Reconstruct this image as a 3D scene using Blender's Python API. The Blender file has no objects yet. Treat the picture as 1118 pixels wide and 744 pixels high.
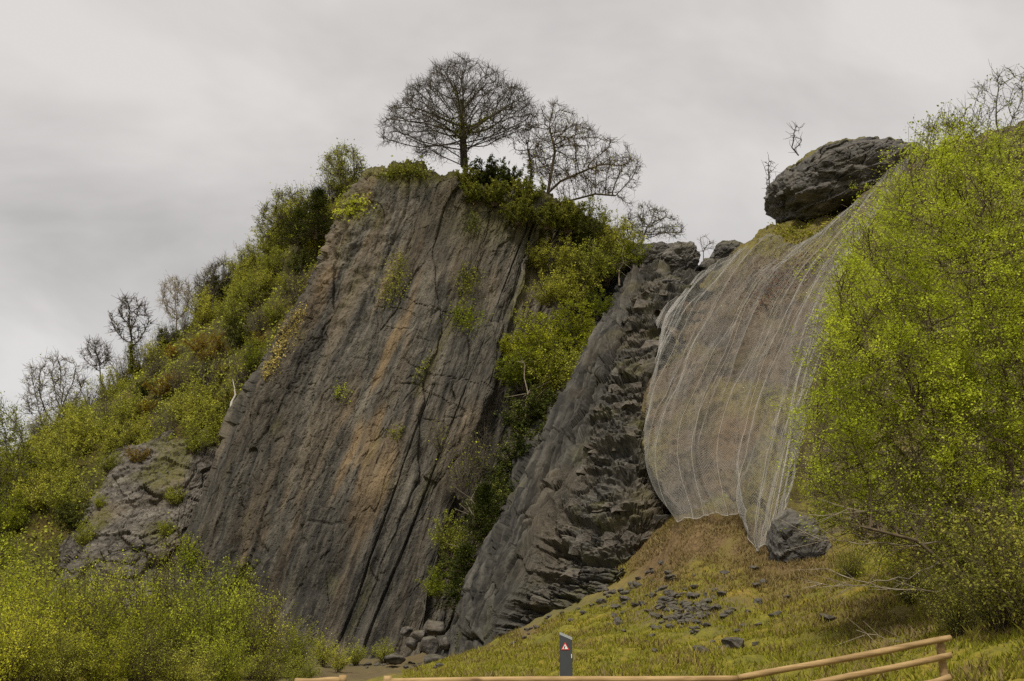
import bpy, bmesh, math, random
import numpy as np

# ------------------------------------------------------------------ camera, sky, sun
S = bpy.context.scene
COL = S.collection
W0, H0 = 1118.0, 744.0
LENS, PITCH = 35.0, math.radians(16.5)
F = W0 * LENS / 36.0
CAM = np.array([0.0, 0.0, 1.6])
cd = bpy.data.cameras.new('camera'); cam = bpy.data.objects.new('camera', cd); COL.objects.link(cam)
cd.lens = LENS; cd.sensor_width = 36.0; cd.sensor_fit = 'HORIZONTAL'; cd.clip_start = 0.1; cd.clip_end = 6000
cam.location = CAM; cam.rotation_euler = (math.pi / 2 + PITCH, 0, 0)
S.camera = cam

SUN_EL, SUN_AZ = math.radians(60), math.radians(-18)     # high, behind the viewer's left shoulder
wd = bpy.data.worlds.new('World'); S.world = wd; wd.use_nodes = True
wn, wl = wd.node_tree.nodes, wd.node_tree.links
wn.clear()
w_out = wn.new('ShaderNodeOutputWorld'); w_bg = wn.new('ShaderNodeBackground')
w_sky = wn.new('ShaderNodeTexSky'); w_sky.sky_type = 'NISHITA'; w_sky.sun_disc = False
w_sky.sun_elevation = SUN_EL; w_sky.sun_rotation = math.pi + SUN_AZ
w_tc = wn.new('ShaderNodeTexCoord'); w_sep = wn.new('ShaderNodeSeparateXYZ')
wl.new(w_tc.outputs['Generated'], w_sep.inputs[0])
w_z = wn.new('ShaderNodeMath'); w_z.operation = 'MAXIMUM'; w_z.inputs[1].default_value = 0.0
wl.new(w_sep.outputs['Z'], w_z.inputs[0])
w_za = wn.new('ShaderNodeMath'); w_za.operation = 'ADD'; w_za.inputs[1].default_value = 0.32
wl.new(w_z.outputs[0], w_za.inputs[0])
w_dx = wn.new('ShaderNodeMath'); w_dx.operation = 'DIVIDE'; w_dy = wn.new('ShaderNodeMath'); w_dy.operation = 'DIVIDE'
wl.new(w_sep.outputs['X'], w_dx.inputs[0]); wl.new(w_za.outputs[0], w_dx.inputs[1])
wl.new(w_sep.outputs['Y'], w_dy.inputs[0]); wl.new(w_za.outputs[0], w_dy.inputs[1])
w_cmb = wn.new('ShaderNodeCombineXYZ'); w_cmb.inputs[2].default_value = 5.2
wl.new(w_dx.outputs[0], w_cmb.inputs[0]); wl.new(w_dy.outputs[0], w_cmb.inputs[1])
w_no = wn.new('ShaderNodeTexNoise'); w_no.inputs['Scale'].default_value = 1.9; w_no.inputs['Detail'].default_value = 5
w_no.inputs['Roughness'].default_value = 0.54; w_no.inputs['Distortion'].default_value = 0.35
wl.new(w_cmb.outputs[0], w_no.inputs['Vector'])
w_rp = wn.new('ShaderNodeValToRGB'); el = w_rp.color_ramp.elements
el[0].position = 0.33; el[0].color = (1.76, 1.66, 1.57, 1); el[1].position = 0.62; el[1].color = (2.62, 2.50, 2.37, 1)
wl.new(w_no.outputs['Fac'], w_rp.inputs[0])
w_mx = wn.new('ShaderNodeMix'); w_mx.data_type = 'RGBA'; w_mx.inputs[0].default_value = 0.95
wl.new(w_sky.outputs[0], w_mx.inputs[6]); wl.new(w_rp.outputs[0], w_mx.inputs[7])
wl.new(w_mx.outputs[2], w_bg.inputs[0]); w_bg.inputs[1].default_value = 0.1
wl.new(w_bg.outputs[0], w_out.inputs[0])

sd = bpy.data.lights.new('sun', 'SUN'); sun = bpy.data.objects.new('sun', sd); COL.objects.link(sun)
sd.energy = 1.5; sd.angle = math.radians(14); sd.color = (1.0, 0.93, 0.80)
sun.rotation_euler = (math.pi / 2 - SUN_EL, 0, SUN_AZ); sun.location = (-20, -20, 60)

S.view_settings.view_transform = 'Standard'; S.view_settings.look = 'None'
S.view_settings.gamma = 1; S.view_settings.exposure = 1.5; S.view_settings.use_curve_mapping = False
S.render.engine = 'CYCLES'
S.cycles.max_bounces = 8; S.cycles.diffuse_bounces = 6; S.cycles.transmission_bounces = 6; S.cycles.transparent_max_bounces = 8
S.cycles.use_denoising = False

# ------------------------------------------------------------------ helpers
R = np.random.default_rng(11)
FW = np.array([0, math.cos(PITCH), math.sin(PITCH)]); UP = np.array([0, -math.sin(PITCH), math.cos(PITCH)])

def at(px, py, Y):
    """point in the place seen at a photo pixel, Y metres away along the ground"""
    px = np.asarray(px, float); py = np.asarray(py, float); Y = np.asarray(Y, float)
    dx = (px - W0 / 2) / F; dy = (H0 / 2 - py) / F
    vy = FW[1] + dy * UP[1]; vz = FW[2] + dy * UP[2]
    t = Y / vy
    return np.stack([dx * t, Y + 0 * t, CAM[2] + vz * t], -1)

def proj(P):
    D = np.asarray(P, float) - CAM
    d = D @ FW
    return W0 / 2 + F * D[..., 0] / d, H0 / 2 - F * (D @ UP) / d

def mppx(P):                       # metres per photo pixel at P
    return float((np.asarray(P) - CAM) @ FW) / F

_perm = np.random.default_rng(5).permutation(256); _perm = np.concatenate([_perm, _perm, _perm])
_g = np.random.default_rng(6).normal(size=(256, 3)); _g /= np.linalg.norm(_g, axis=1)[:, None]

def noise(p, seed=0):
    p = np.asarray(p, float) + seed * 17.31
    i = np.floor(p).astype(np.int64); f = p - i; u = f * f * f * (f * (f * 6 - 15) + 10); i &= 255
    def cor(dx, dy, dz):
        h = _perm[_perm[_perm[i[..., 0] + dx] + i[..., 1] + dy] + i[..., 2] + dz]
        gg = _g[h]
        return gg[..., 0] * (f[..., 0] - dx) + gg[..., 1] * (f[..., 1] - dy) + gg[..., 2] * (f[..., 2] - dz)
    l = lambda a, b, t: a + (b - a) * t
    x0 = l(cor(0, 0, 0), cor(1, 0, 0), u[..., 0]); x1 = l(cor(0, 1, 0), cor(1, 1, 0), u[..., 0])
    x2 = l(cor(0, 0, 1), cor(1, 0, 1), u[..., 0]); x3 = l(cor(0, 1, 1), cor(1, 1, 1), u[..., 0])
    return 1.6 * l(l(x0, x1, u[..., 1]), l(x2, x3, u[..., 1]), u[..., 2])

def fbm(p, o=4, seed=0, gain=0.5):
    p = np.asarray(p, float); s = 0; a = 1.0
    for k in range(o):
        s = s + a * noise(p, seed + k); p = p * 2.03; a *= gain
    return s

def ridged(p, o=3, seed=0):
    p = np.asarray(p, float); s = 0; a = 1.0
    for k in range(o):
        s = s + a * (1 - np.abs(noise(p, seed + k)) * 2); p = p * 2.1; a *= 0.5
    return s

def hsh(a, b=0, c=0):
    v = np.sin(np.asarray(a) * 127.1 + np.asarray(b) * 311.7 + np.asarray(c) * 74.7) * 43758.5453
    return v - np.floor(v)

def worley(p, seed=0):
    p = np.asarray(p, float); sh = p.shape[:-1]; p = p.reshape(-1, 3); c = np.floor(p)
    F1 = np.full(len(p), 9.0); F2 = F1.copy(); ID = np.zeros(len(p)); OF = np.zeros((len(p), 3))
    for dx in (-1, 0, 1):
        for dy in (-1, 0, 1):
            for dz in (-1, 0, 1):
                q = c + [dx, dy, dz]; h = hsh(q[:, 0] + seed, q[:, 1], q[:, 2]); h2 = hsh(h * 91.7, q[:, 0]); h3 = hsh(h2 * 57.3, q[:, 1])
                o = p - (q + np.stack([h, h2, h3], -1)); d = (o * o).sum(1); b = d < F1
                F2 = np.where(b, F1, np.minimum(F2, d)); F1 = np.where(b, d, F1); ID = np.where(b, hsh(h * 13.7, h3), ID); OF[b] = o[b]
    return np.sqrt(F1).reshape(sh), np.sqrt(F2).reshape(sh), ID.reshape(sh), OF.reshape(sh + (3,))

def facets(p, seed=0, step=1.0, tilt=1.0, crack=.25, cw=.10):
    """broken-rock relief: plates at different heights, each tilted its own way, with cracks between"""
    f1, f2, i, of = worley(p, seed)
    t = np.stack([hsh(i, 1.3), hsh(i, 2.7), hsh(i, 4.1)], -1) - .5
    return step * (i - .5) + tilt * (t * of).sum(-1) - crack * sstep(cw, 0, f2 - f1)

def sstep(a, b, x):
    t = np.clip((x - a) / (b - a), 0, 1); return t * t * (3 - 2 * t)

def mesh_np(name, V, Fc, mat=None, smooth=True, attrs=None, mats=None, mat_idx=None):
    V = np.ascontiguousarray(V, np.float32).reshape(-1, 3); Fc = np.ascontiguousarray(Fc, np.int32)
    n = Fc.shape[1]; nf = len(Fc)
    me = bpy.data.meshes.new(name)
    me.vertices.add(len(V)); me.vertices.foreach_set('co', V.ravel())
    me.loops.add(nf * n); me.loops.foreach_set('vertex_index', Fc.ravel())
    me.polygons.add(nf); me.polygons.foreach_set('loop_start', np.arange(0, nf * n, n, dtype=np.int32))
    me.update(calc_edges=True)
    me.polygons.foreach_set('use_smooth', np.full(nf, bool(smooth)))
    for k, (typ, dom, arr) in (attrs or {}).items():
        at_ = me.attributes.new(k, typ, dom)
        key = {'FLOAT': 'value', 'FLOAT_VECTOR': 'vector', 'FLOAT_COLOR': 'color'}[typ]
        at_.data.foreach_set(key, np.ascontiguousarray(arr, np.float32).ravel())
    if mat: me.materials.append(mat)
    return me

def link(name, me, parent=None, loc=None):
    o = bpy.data.objects.new(name, me); COL.objects.link(o)
    if parent is not None: o.parent = parent
    if loc is not None: o.location = loc
    return o

def tag(o, label=None, cat=None, group=None, kind=None):
    if label: o['label'] = label
    if cat: o['category'] = cat
    if group: o['group'] = group
    if kind: o['kind'] = kind
    return o

def thing(name, label, cat, loc=(0, 0, 0), group=None, rz=0, sc=1):
    o = bpy.data.objects.new(name, None); COL.objects.link(o); o.empty_display_size = 0.3
    o.location = [float(v) for v in loc]; o.rotation_euler = (0, 0, rz); o.scale = (sc, sc, sc)
    return tag(o, label, cat, group)

def copy_tree(src, loc, rz=0, sc=(1, 1, 1), label=None, group=None, name=None):
    r = src.copy(); COL.objects.link(r)
    if name: r.name = name
    r.location = [float(v) for v in loc]; r.rotation_euler = (0, 0, rz); r.scale = sc
    if label: r['label'] = label
    if group: r['group'] = group
    for ch in src.children:
        c = ch.copy(); COL.objects.link(c); c.parent = r
        for g in ch.children:
            d = g.copy(); COL.objects.link(d); d.parent = c
    return r

def catmull(P, t):
    """P (n,...) control values along axis 0, t in 0..1 -> interpolated"""
    n = len(P); x = np.clip(t, 0, 1) * (n - 1); i = np.minimum(x.astype(int), n - 2); f = x - i
    f = f.reshape((-1,) + (1,) * (P.ndim - 1))
    p1 = P[i]; p2 = P[i + 1]; p0 = P[np.maximum(i - 1, 0)]; p3 = P[np.minimum(i + 2, n - 1)]
    return 0.5 * (2 * p1 + (p2 - p0) * f + (2 * p0 - 5 * p1 + 4 * p2 - p3) * f ** 2 + (3 * p1 - p0 - 3 * p2 + p3) * f ** 3)

def lin(P, t):
    n = len(P); x = np.clip(t, 0, 1) * (n - 1); i = np.minimum(x.astype(int), n - 2); f = x - i
    f = f.reshape((-1,) + (1,) * (P.ndim - 1))
    return P[i] * (1 - f) + P[i + 1] * f

def net_surface(rows, nu, nv, us=None, vs=None):
    C = np.array([[at(*q) for q in r] for r in rows])
    a = catmull(C, np.linspace(0, 1, nv) if vs is None else vs)
    a = catmull(a.transpose(1, 0, 2), np.linspace(0, 1, nu) if us is None else us)
    return a.transpose(1, 0, 2)         # nv, nu, 3

def quads(nv, nu):
    i = np.arange(nv * nu).reshape(nv, nu)
    return np.stack([i[:-1, :-1], i[:-1, 1:], i[1:, 1:], i[1:, :-1]], -1).reshape(-1, 4)

def normals(P):
    du = np.gradient(P, axis=1); dv = np.gradient(P, axis=0)
    n = np.cross(du, dv); n /= np.linalg.norm(n, axis=-1, keepdims=True) + 1e-9
    flip = ((CAM - P) * n).sum(-1, keepdims=True).mean() < 0
    return -n if flip else n

def inpoly(px, py, poly):
    px = np.asarray(px); py = np.asarray(py); c = np.zeros(px.shape, bool); n = len(poly)
    for k in range(n):
        x1, y1 = poly[k][:2]; x2, y2 = poly[(k + 1) % n][:2]
        if y1 == y2: continue
        c ^= ((y1 > py) != (y2 > py)) & (px < (x2 - x1) * (py - y1) / (y2 - y1) + x1)
    return c

class Surf:
    """keeps the points of a finished surface so that plants and stones can be set on it"""
    def __init__(self, P): self.P = P.reshape(-1, 3); self.x, self.y = proj(self.P)
    def on(self, px, py):
        d = np.hypot(self.x - px, self.y - py); k = np.where(d < d.min() + 2.0)[0]
        return self.P[k[np.argmin(self.P[k, 1])]].copy()

# ------------------------------------------------------------------ materials
def mat_new(name):
    m = bpy.data.materials.new(name); m.use_nodes = True
    nt = m.node_tree; b = nt.nodes['Principled BSDF']; b.inputs['Specular IOR Level'].default_value = 0.25
    return m, nt.nodes, nt.links, b

def N(nodes, links, typ, ins=None, **kw):
    n = nodes.new(typ)
    for k, v in kw.items(): setattr(n, k, v)
    for k, v in (ins or {}).items():
        if hasattr(v, 'is_output'): links.new(v, n.inputs[k])
        else: n.inputs[k].default_value = v
    return n

def ramp(nodes, links, fac, stops):
    r = nodes.new('ShaderNodeValToRGB'); links.new(fac, r.inputs[0]); e = r.color_ramp.elements
    while len(e) < len(stops): e.new(0.5)
    for k, (p, c) in enumerate(stops):
        e[k].position = p; e[k].color = (c[0], c[1], c[2], 1) if hasattr(c, '__len__') else (c, c, c, 1)
    return r.outputs[0]

def mix(nodes, links, fac, a, b, blend='MIX'):
    n = nodes.new('ShaderNodeMix'); n.data_type = 'RGBA'; n.blend_type = blend
    for k, v in ((0, fac), (6, a), (7, b)):
        if hasattr(v, 'is_output'): links.new(v, n.inputs[k])
        elif k == 0: n.inputs[0].default_value = v
        else: n.inputs[k].default_value = (*v, 1)
    return n.outputs[2]

def rock_material(name, dark, mid, light, tan, moss=(0.10, 0.095, 0.016), streak=(0.16, 1.0, 1.0), attr=True, scale=1.0, bump=0.5, lich=0.5):
    m, n, l, b = mat_new(name)
    if attr:
        co = N(n, l, 'ShaderNodeAttribute', attribute_name='rc').outputs['Vector']
    else:
        co = N(n, l, 'ShaderNodeTexCoord').outputs['Object']
    mp = N(n, l, 'ShaderNodeMapping', {'Vector': co, 'Scale': streak}).outputs[0]
    n1 = N(n, l, 'ShaderNodeTexNoise', {'Vector': mp, 'Scale': 0.9 * scale, 'Detail': 8.0, 'Roughness': 0.62, 'Distortion': 0.6}).outputs['Fac']
    n2 = N(n, l, 'ShaderNodeTexNoise', {'Vector': mp, 'Scale': 3.2 * scale, 'Detail': 7.0, 'Roughness': 0.7}).outputs['Fac']
    n3 = N(n, l, 'ShaderNodeTexNoise', {'Vector': co, 'Scale': 5.0 * scale, 'Detail': 8.0, 'Roughness': 0.75}).outputs['Fac']
    n4 = N(n, l, 'ShaderNodeTexNoise', {'Vector': co, 'Scale': 0.22 * scale, 'Detail': 5.0, 'Roughness': 0.6}).outputs['Fac']
    c = ramp(n, l, n1, [(0.32, dark), (0.5, mid), (0.72, light)])
    c = mix(n, l, ramp(n, l, n2, [(0.45, 0.0), (0.66, 0.65)]), c, light)
    c = mix(n, l, ramp(n, l, n3, [(0.30, 0.75), (0.5, 0.0)]), c, dark)
    if attr:
        ms = N(n, l, 'ShaderNodeAttribute', attribute_name='m')
        sp = N(n, l, 'ShaderNodeSeparateColor', {'Color': ms.outputs['Color']})
        tanf = N(n, l, 'ShaderNodeMath', {0: sp.outputs[0], 1: ramp(n, l, n1, [(0.28, 0.25), (0.62, 1.0)])}, operation='MULTIPLY').outputs[0]
        c = mix(n, l, tanf, c, tan)
        blk = N(n, l, 'ShaderNodeMath', {0: sp.outputs[2], 1: ramp(n, l, n2, [(0.30, 0.85), (0.6, 0.35)])}, operation='MULTIPLY').outputs[0]
        c = mix(n, l, blk, c, tuple(v * 1.15 for v in dark))
        mf = N(n, l, 'ShaderNodeMath', {0: sp.outputs[1], 1: ramp(n, l, n3, [(0.38, 0.0), (0.56, 1.0)])}, operation='MULTIPLY').outputs[0]
        c = mix(n, l, mf, c, moss)
    else:
        c = mix(n, l, ramp(n, l, n4, [(0.5, 0.0), (0.72, 0.6)]), c, tan)
        geo = N(n, l, 'ShaderNodeNewGeometry'); sz = N(n, l, 'ShaderNodeSeparateXYZ', {0: geo.outputs['Normal']}).outputs[2]
        up = N(n, l, 'ShaderNodeMath', {0: ramp(n, l, sz, [(0.55, 0.0), (0.9, 1.0)]), 1: ramp(n, l, n3, [(0.42, 0.0), (0.6, 1.0)])}, operation='MULTIPLY').outputs[0]
        c = mix(n, l, N(n, l, 'ShaderNodeMath', {0: up, 1: lich}, operation='MULTIPLY').outputs[0], c, moss)
    # pale lichen specks
    vo = N(n, l, 'ShaderNodeTexNoise', {'Vector': co, 'Scale': 2.3 * scale, 'Detail': 9.0, 'Roughness': 0.82}).outputs['Fac']
    c = mix(n, l, ramp(n, l, vo, [(0.63, 0.0), (0.70, 0.55)]), c, (light[0] * 1.55, light[1] * 1.5, light[2] * 1.42))
    l.new(c, b.inputs['Base Color']); b.inputs['Roughness'].default_value = 0.82
    h = N(n, l, 'ShaderNodeMath', {0: n2, 1: n3}, operation='ADD').outputs[0]
    bp = N(n, l, 'ShaderNodeBump', {'Strength': bump, 'Distance': 0.12, 'Height': h})
    l.new(bp.outputs[0], b.inputs['Normal'])
    return m

M_SLAB = rock_material('limestone_slab', (0.015, 0.0142, 0.013), (0.066, 0.060, 0.050), (0.18, 0.160, 0.126), (0.195, 0.138, 0.076), streak=(0.13, 1.0, 1.0), bump=1.0)
M_RIB = rock_material('dark_bedded_limestone', (0.0085, 0.0085, 0.008), (0.042, 0.0395, 0.0345), (0.145, 0.134, 0.113), (0.13, 0.10, 0.062), streak=(0.12, 1.0, 1.0), bump=.4)
M_OUT = rock_material('pale_outcrop_rock', (0.026, 0.023, 0.020), (0.095, 0.083, 0.069), (0.23, 0.208, 0.178), (0.14, 0.105, 0.058), streak=(0.6, 1.0, 1.0), bump=1.0)
M_NETROCK = rock_material('brown_slope_rock', (0.016, 0.014, 0.012), (0.07, 0.055, 0.040), (0.165, 0.138, 0.10), (0.13, 0.082, 0.038), moss=(0.15, 0.13, 0.02), streak=(0.4, 1.0, 1.0), bump=0.6)
M_ROCK = rock_material('loose_rock', (0.016, 0.015, 0.0145), (0.075, 0.067, 0.058), (0.185, 0.168, 0.145), (0.13, 0.10, 0.062), attr=False, streak=(1, 1, 2.2), scale=1.0, bump=0.5, lich=0.35)
M_KNOB = rock_material('weathered_grey_rock', (0.018, 0.017, 0.0165), (0.072, 0.067, 0.061), (0.175, 0.163, 0.147), (0.13, 0.108, 0.075), moss=(0.13, 0.115, 0.012), attr=True, streak=(0.5, 0.9, 1.5), scale=0.9, bump=0.7)

def leaf_material(name, cols, trans=0.35, rough=0.6):
    m = bpy.data.materials.new(name); m.use_nodes = True; n, l = m.node_tree.nodes, m.node_tree.links; n.clear()
    a = N(n, l, 'ShaderNodeAttribute', attribute_name='lc').outputs['Fac']
    oi = N(n, l, 'ShaderNodeObjectInfo').outputs['Random']
    k = len(cols); c = ramp(n, l, a, [(i / (k - 1) if k > 1 else 0, cc) for i, cc in enumerate(cols)])
    hs = N(n, l, 'ShaderNodeHueSaturation', {'Color': c, 'Hue': N(n, l, 'ShaderNodeMapRange', {0: oi, 3: 0.488, 4: 0.508}).outputs[0],
           'Value': N(n, l, 'ShaderNodeMapRange', {0: oi, 3: 1.15, 4: 0.78}).outputs[0]})
    d = N(n, l, 'ShaderNodeBsdfDiffuse', {'Color': hs.outputs[0]}); t = N(n, l, 'ShaderNodeBsdfTranslucent', {'Color': hs.outputs[0]})
    mx = N(n, l, 'ShaderNodeMixShader', {0: trans, 1: d.outputs[0], 2: t.outputs[0]})
    o = N(n, l, 'ShaderNodeOutputMaterial'); l.new(mx.outputs[0], o.inputs[0])
    return m

def bark_material(name, c1, c2, scale=6.0):
    m, n, l, b = mat_new(name)
    co = N(n, l, 'ShaderNodeTexCoord').outputs['Object']
    f = N(n, l, 'ShaderNodeTexNoise', {'Vector': co, 'Scale': scale, 'Detail': 5.0, 'Roughness': 0.7}).outputs['Fac']
    l.new(ramp(n, l, f, [(0.35, c1), (0.65, c2)]), b.inputs['Base Color']); b.inputs['Roughness'].default_value = 0.9
    bp = N(n, l, 'ShaderNodeBump', {'Strength': 0.5, 'Distance': 0.03, 'Height': f}); l.new(bp.outputs[0], b.inputs['Normal'])
    return m

L_BIRCH = leaf_material('spring_leaf', [(0.292, 0.350, 0.030), (0.492, 0.564, 0.047), (0.670, 0.722, 0.071)], 0.45)
L_OLIVE = leaf_material('olive_leaf', [(0.183, 0.185, 0.037), (0.352, 0.373, 0.051), (0.553, 0.569, 0.079)], 0.35)
L_BUSH = leaf_material('bush_leaf', [(0.220, 0.252, 0.028), (0.443, 0.487, 0.046), (0.647, 0.663, 0.069)], 0.4)
L_DARK = leaf_material('evergreen_leaf', [(0.049, 0.065, 0.019), (0.100, 0.117, 0.026), (0.167, 0.174, 0.035)], 0.2)
L_CONIF = leaf_material('conifer_needle', [(0.020, 0.027, 0.007), (0.045, 0.056, 0.011), (0.085, 0.095, 0.018)], 0.2)
L_HOLLY = leaf_material('holly_leaf', [(0.035, 0.045, 0.012), (0.075, 0.09, 0.02), (0.12, 0.135, 0.03)], 0.25)
L_IVY = leaf_material('ivy_leaf', [(0.097, 0.109, 0.024), (0.206, 0.220, 0.037), (0.315, 0.304, 0.053)], 0.25)
L_FRESH = leaf_material('fresh_green_leaf', [(0.164, 0.195, 0.016), (0.274, 0.311, 0.023), (0.384, 0.392, 0.032)], 0.4)
L_RUST = leaf_material('rusty_leaf', [(0.119, 0.081, 0.021), (0.253, 0.171, 0.024), (0.372, 0.253, 0.030)], 0.3)
L_YEL = leaf_material('yellow_ivy_leaf', [(0.264, 0.228, 0.054), (0.456, 0.384, 0.108), (0.600, 0.528, 0.216)], 0.3)
L_TWIG = leaf_material('brown_twig', [(0.05, 0.04, 0.025), (0.10, 0.08, 0.05), (0.16, 0.13, 0.08)], 0.1)
L_RED = leaf_material('dead_red_leaf', [(0.10, 0.035, 0.015), (0.16, 0.06, 0.025), (0.16, 0.09, 0.04)], 0.2)
L_GRASS = leaf_material('grass_blade', [(0.164, 0.169, 0.020), (0.268, 0.266, 0.029), (0.402, 0.346, 0.072)], 0.35)
L_STRAW = leaf_material('dead_grass', [(0.125, 0.089, 0.033), (0.209, 0.152, 0.059), (0.272, 0.222, 0.100)], 0.25)
B_OAK = bark_material('oak_bark', (0.035, 0.028, 0.020), (0.085, 0.070, 0.050))
B_GREY = bark_material('grey_bark', (0.06, 0.05, 0.038), (0.13, 0.11, 0.085))
B_PALE = bark_material('pale_bark', (0.16, 0.13, 0.09), (0.34, 0.29, 0.22))
B_BROWN = bark_material('brown_bark', (0.05, 0.036, 0.022), (0.12, 0.09, 0.055))
B_STEM = bark_material('stem_bark', (0.06, 0.044, 0.027), (0.15, 0.115, 0.072))
B_WHITE = bark_material('white_bark', (0.36, 0.34, 0.31), (0.60, 0.57, 0.52))

# ------------------------------------------------------------------ ground sheet
GP = []      # control points x, y, z
def gp(px, py, Y): p = at(px, py, Y); GP.append(tuple(p))
for q in [(560, 738, 26), (480, 744, 36), (700, 737, 22), (800, 736, 20), (900, 722, 20), (650, 702, 32), (600, 674, 44), (560, 697, 46),
          (500, 724, 49), (650, 660, 42.5), (720, 618, 45), (740, 566, 45.2), (790, 563, 44.5), (840, 590, 41.5), (780, 640, 37), (850, 636, 35), (880, 650, 33),
          (950, 655, 28), (1000, 668, 24), (1060, 650, 24), (1118, 610, 26), (1118, 700, 16), (430, 724, 57), (470, 722, 56), (330, 727, 52), (200, 737, 48)]: gp(*q)
GP += [(-10, 12, 0), (-5, 12, 0), (0, 12, 0.0), (2.6, 12, 0.03), (5.2, 12, 0.45), (8, 12, 1.0), (0, 4, 0), (-8, 3, 0), (8, 3, .2), (0, -15, 0), (-25, 15, 0), (-20, 30, 0),
       (-20, 42, 0.2), (-34, 50, 0.4), (-34, 66, 0.8), (-60, 70, 0), (-60, 20, 0), (-15, 66, 1), (0, 66, 3), (10, 60, 8.5), (22, 60, 9), (22, 42, 9), (30, 30, 7), (20, 18, 3.2), (45, 50, 10), (45, 20, 5), (60, 0, 3), (60, 80, 10), (-20, -20, 0), (20, -20, 0)]
GP = np.array(GP)
def _tps(A, B):
    r2 = ((A[:, None, :2] - B[None, :, :2]) ** 2).sum(-1); return 0.5 * r2 * np.log(r2 + 1e-9)
_n = len(GP); _K = np.zeros((_n + 3, _n + 3)); _K[:_n, :_n] = _tps(GP, GP) + np.eye(_n) * 0.6
_K[:_n, _n] = 1; _K[:_n, _n + 1:] = GP[:, :2]; _K[_n:, :_n] = _K[:_n, _n:].T
_w = np.linalg.solve(_K, np.concatenate([GP[:, 2], [0, 0, 0]]))
def ground_smooth(x, y):
    x = np.asarray(x, float); y = np.asarray(y, float); sh = x.shape
    Q = np.stack([np.clip(x.ravel(), -70, 70), np.clip(y.ravel(), -30, 85)], -1)
    z = np.empty(len(Q))
    for s in range(0, len(Q), 40000):
        q = Q[s:s + 40000]; z[s:s + 40000] = _tps(q, GP) @ _w[:_n] + _w[_n] + q @ _w[_n + 1:]
    r = np.hypot(x.ravel(), y.ravel() - 25)
    z = z * (1 - sstep(70, 200, r)) + 0.0
    return np.clip(z, -1, 30).reshape(sh)
def mound_mask(x, y): return sstep(-7, -1, x + (y - 30) * 0.15) * sstep(13, 19, y) * (1 - sstep(52, 60, y))
def ground(x, y):
    x = np.asarray(x, float); y = np.asarray(y, float)
    z = ground_smooth(x, y); p = np.stack([x, y, x * 0], -1)
    mk = mound_mask(x, y)
    near = sstep(120, 60, np.hypot(x, y))
    return z + near * (0.10 * fbm(p * 0.35, 3, 3) + (0.05 + 0.10 * mk) * fbm(p * 1.3, 4, 8)) + mk * 0.10 * np.maximum(0, noise(p * 2.6, 21))

def axis(lo, hi, step, far, ratio=1.35):
    a = list(np.arange(lo, hi, step)); s = step
    while a[-1] < far: s *= ratio; a.append(a[-1] + s)
    s = step; b = [a[0]]
    while b[-1] > -far: s *= ratio; b.append(b[-1] - s)
    return np.array(b[::-1][:-1] + a)
gx = axis(-32, 30, 0.16, 3000); gy = axis(8, 60, 0.16, 3000)
GX, GY = np.meshgrid(gx, gy); GZ = ground(GX, GY)
GPNT = np.stack([GX, GY, GZ], -1)
PX, PY = proj(np.where(GPNT[..., 1:2] > 5, GPNT, np.array([0, 5.0, 0])))
def blob(px, py, cx, cy, rx, ry): return np.exp(-(((px - cx) / rx) ** 2 + ((py - cy) / ry) ** 2))
gn = fbm(np.stack([GX, GY, 0 * GX], -1) * 0.5, 4, 31)
inmound = (GY > 14) & (GY < 60) & (GX > -14)
pathl = [(575, 690), (585, 676), (615, 664), (655, 651), (690, 634), (722, 612)]
pd = np.full(GX.shape, 1e9)
for (x1, y1), (x2, y2) in zip(pathl[:-1], pathl[1:]):
    t = np.clip(((PX - x1) * (x2 - x1) + (PY - y1) * (y2 - y1)) / ((x2 - x1) ** 2 + (y2 - y1) ** 2), 0, 1)
    pd = np.minimum(pd, np.hypot(PX - x1 - t * (x2 - x1), (PY - y1 - t * (y2 - y1)) * 1.6))
g_path = sstep(13, 4, pd + 4 * gn) * inmound
g_path = np.maximum(g_path, 1.5 * sstep(40, 46, GY + 2 * gn) * sstep(-2.5, -4, GX) * (GX > -24) * sstep(250, 320, PX))
g_brown = np.clip(blob(PX, PY, 795, 585, 85, 42) * 1.15 + 0.6 * blob(PX, PY, 560, 690, 50, 16) + 0.8 * blob(PX, PY, 860, 620, 50, 40) + 0.6 * blob(PX, PY, 960, 680, 60, 30) + 1.1 * blob(PX, PY, 712, 610, 36, 36) + 0.6 * gn - .05, 0, 1) * inmound
g_scree = np.clip(blob(PX, PY, 745, 668, 60, 24) * 1.25 + 0.5 * gn - 0.2, 0, 1) * inmound
m, n, l, b = mat_new('mossy_ground')
ms = N(n, l, 'ShaderNodeAttribute', attribute_name='m'); sp = N(n, l, 'ShaderNodeSeparateColor', {'Color': ms.outputs['Color']})
co = N(n, l, 'ShaderNodeTexCoord').outputs['Object']
a1 = N(n, l, 'ShaderNodeTexNoise', {'Vector': co, 'Scale': 0.5, 'Detail': 7.0, 'Roughness': 0.7}).outputs['Fac']
a2 = N(n, l, 'ShaderNodeTexNoise', {'Vector': co, 'Scale': 5.0, 'Detail': 8.0, 'Roughness': 0.75}).outputs['Fac']
c = ramp(n, l, a1, [(0.33, (0.125, 0.128, 0.014)), (0.5, (0.20, 0.175, 0.018)), (0.66, (0.28, 0.195, 0.024))])
c = mix(n, l, ramp(n, l, a2, [(0.40, 0.0), (0.62, 0.8)]), c, (0.075, 0.068, 0.016))
c = mix(n, l, sp.outputs[0], c, mix(n, l, a2, (0.06, 0.045, 0.032), (0.13, 0.10, 0.07)))
c = mix(n, l, sp.outputs[1], c, mix(n, l, ramp(n, l, a2, [(0.35, 0.0), (0.65, 1.0)]), (0.06, 0.038, 0.018), (0.165, 0.112, 0.05)))
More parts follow.
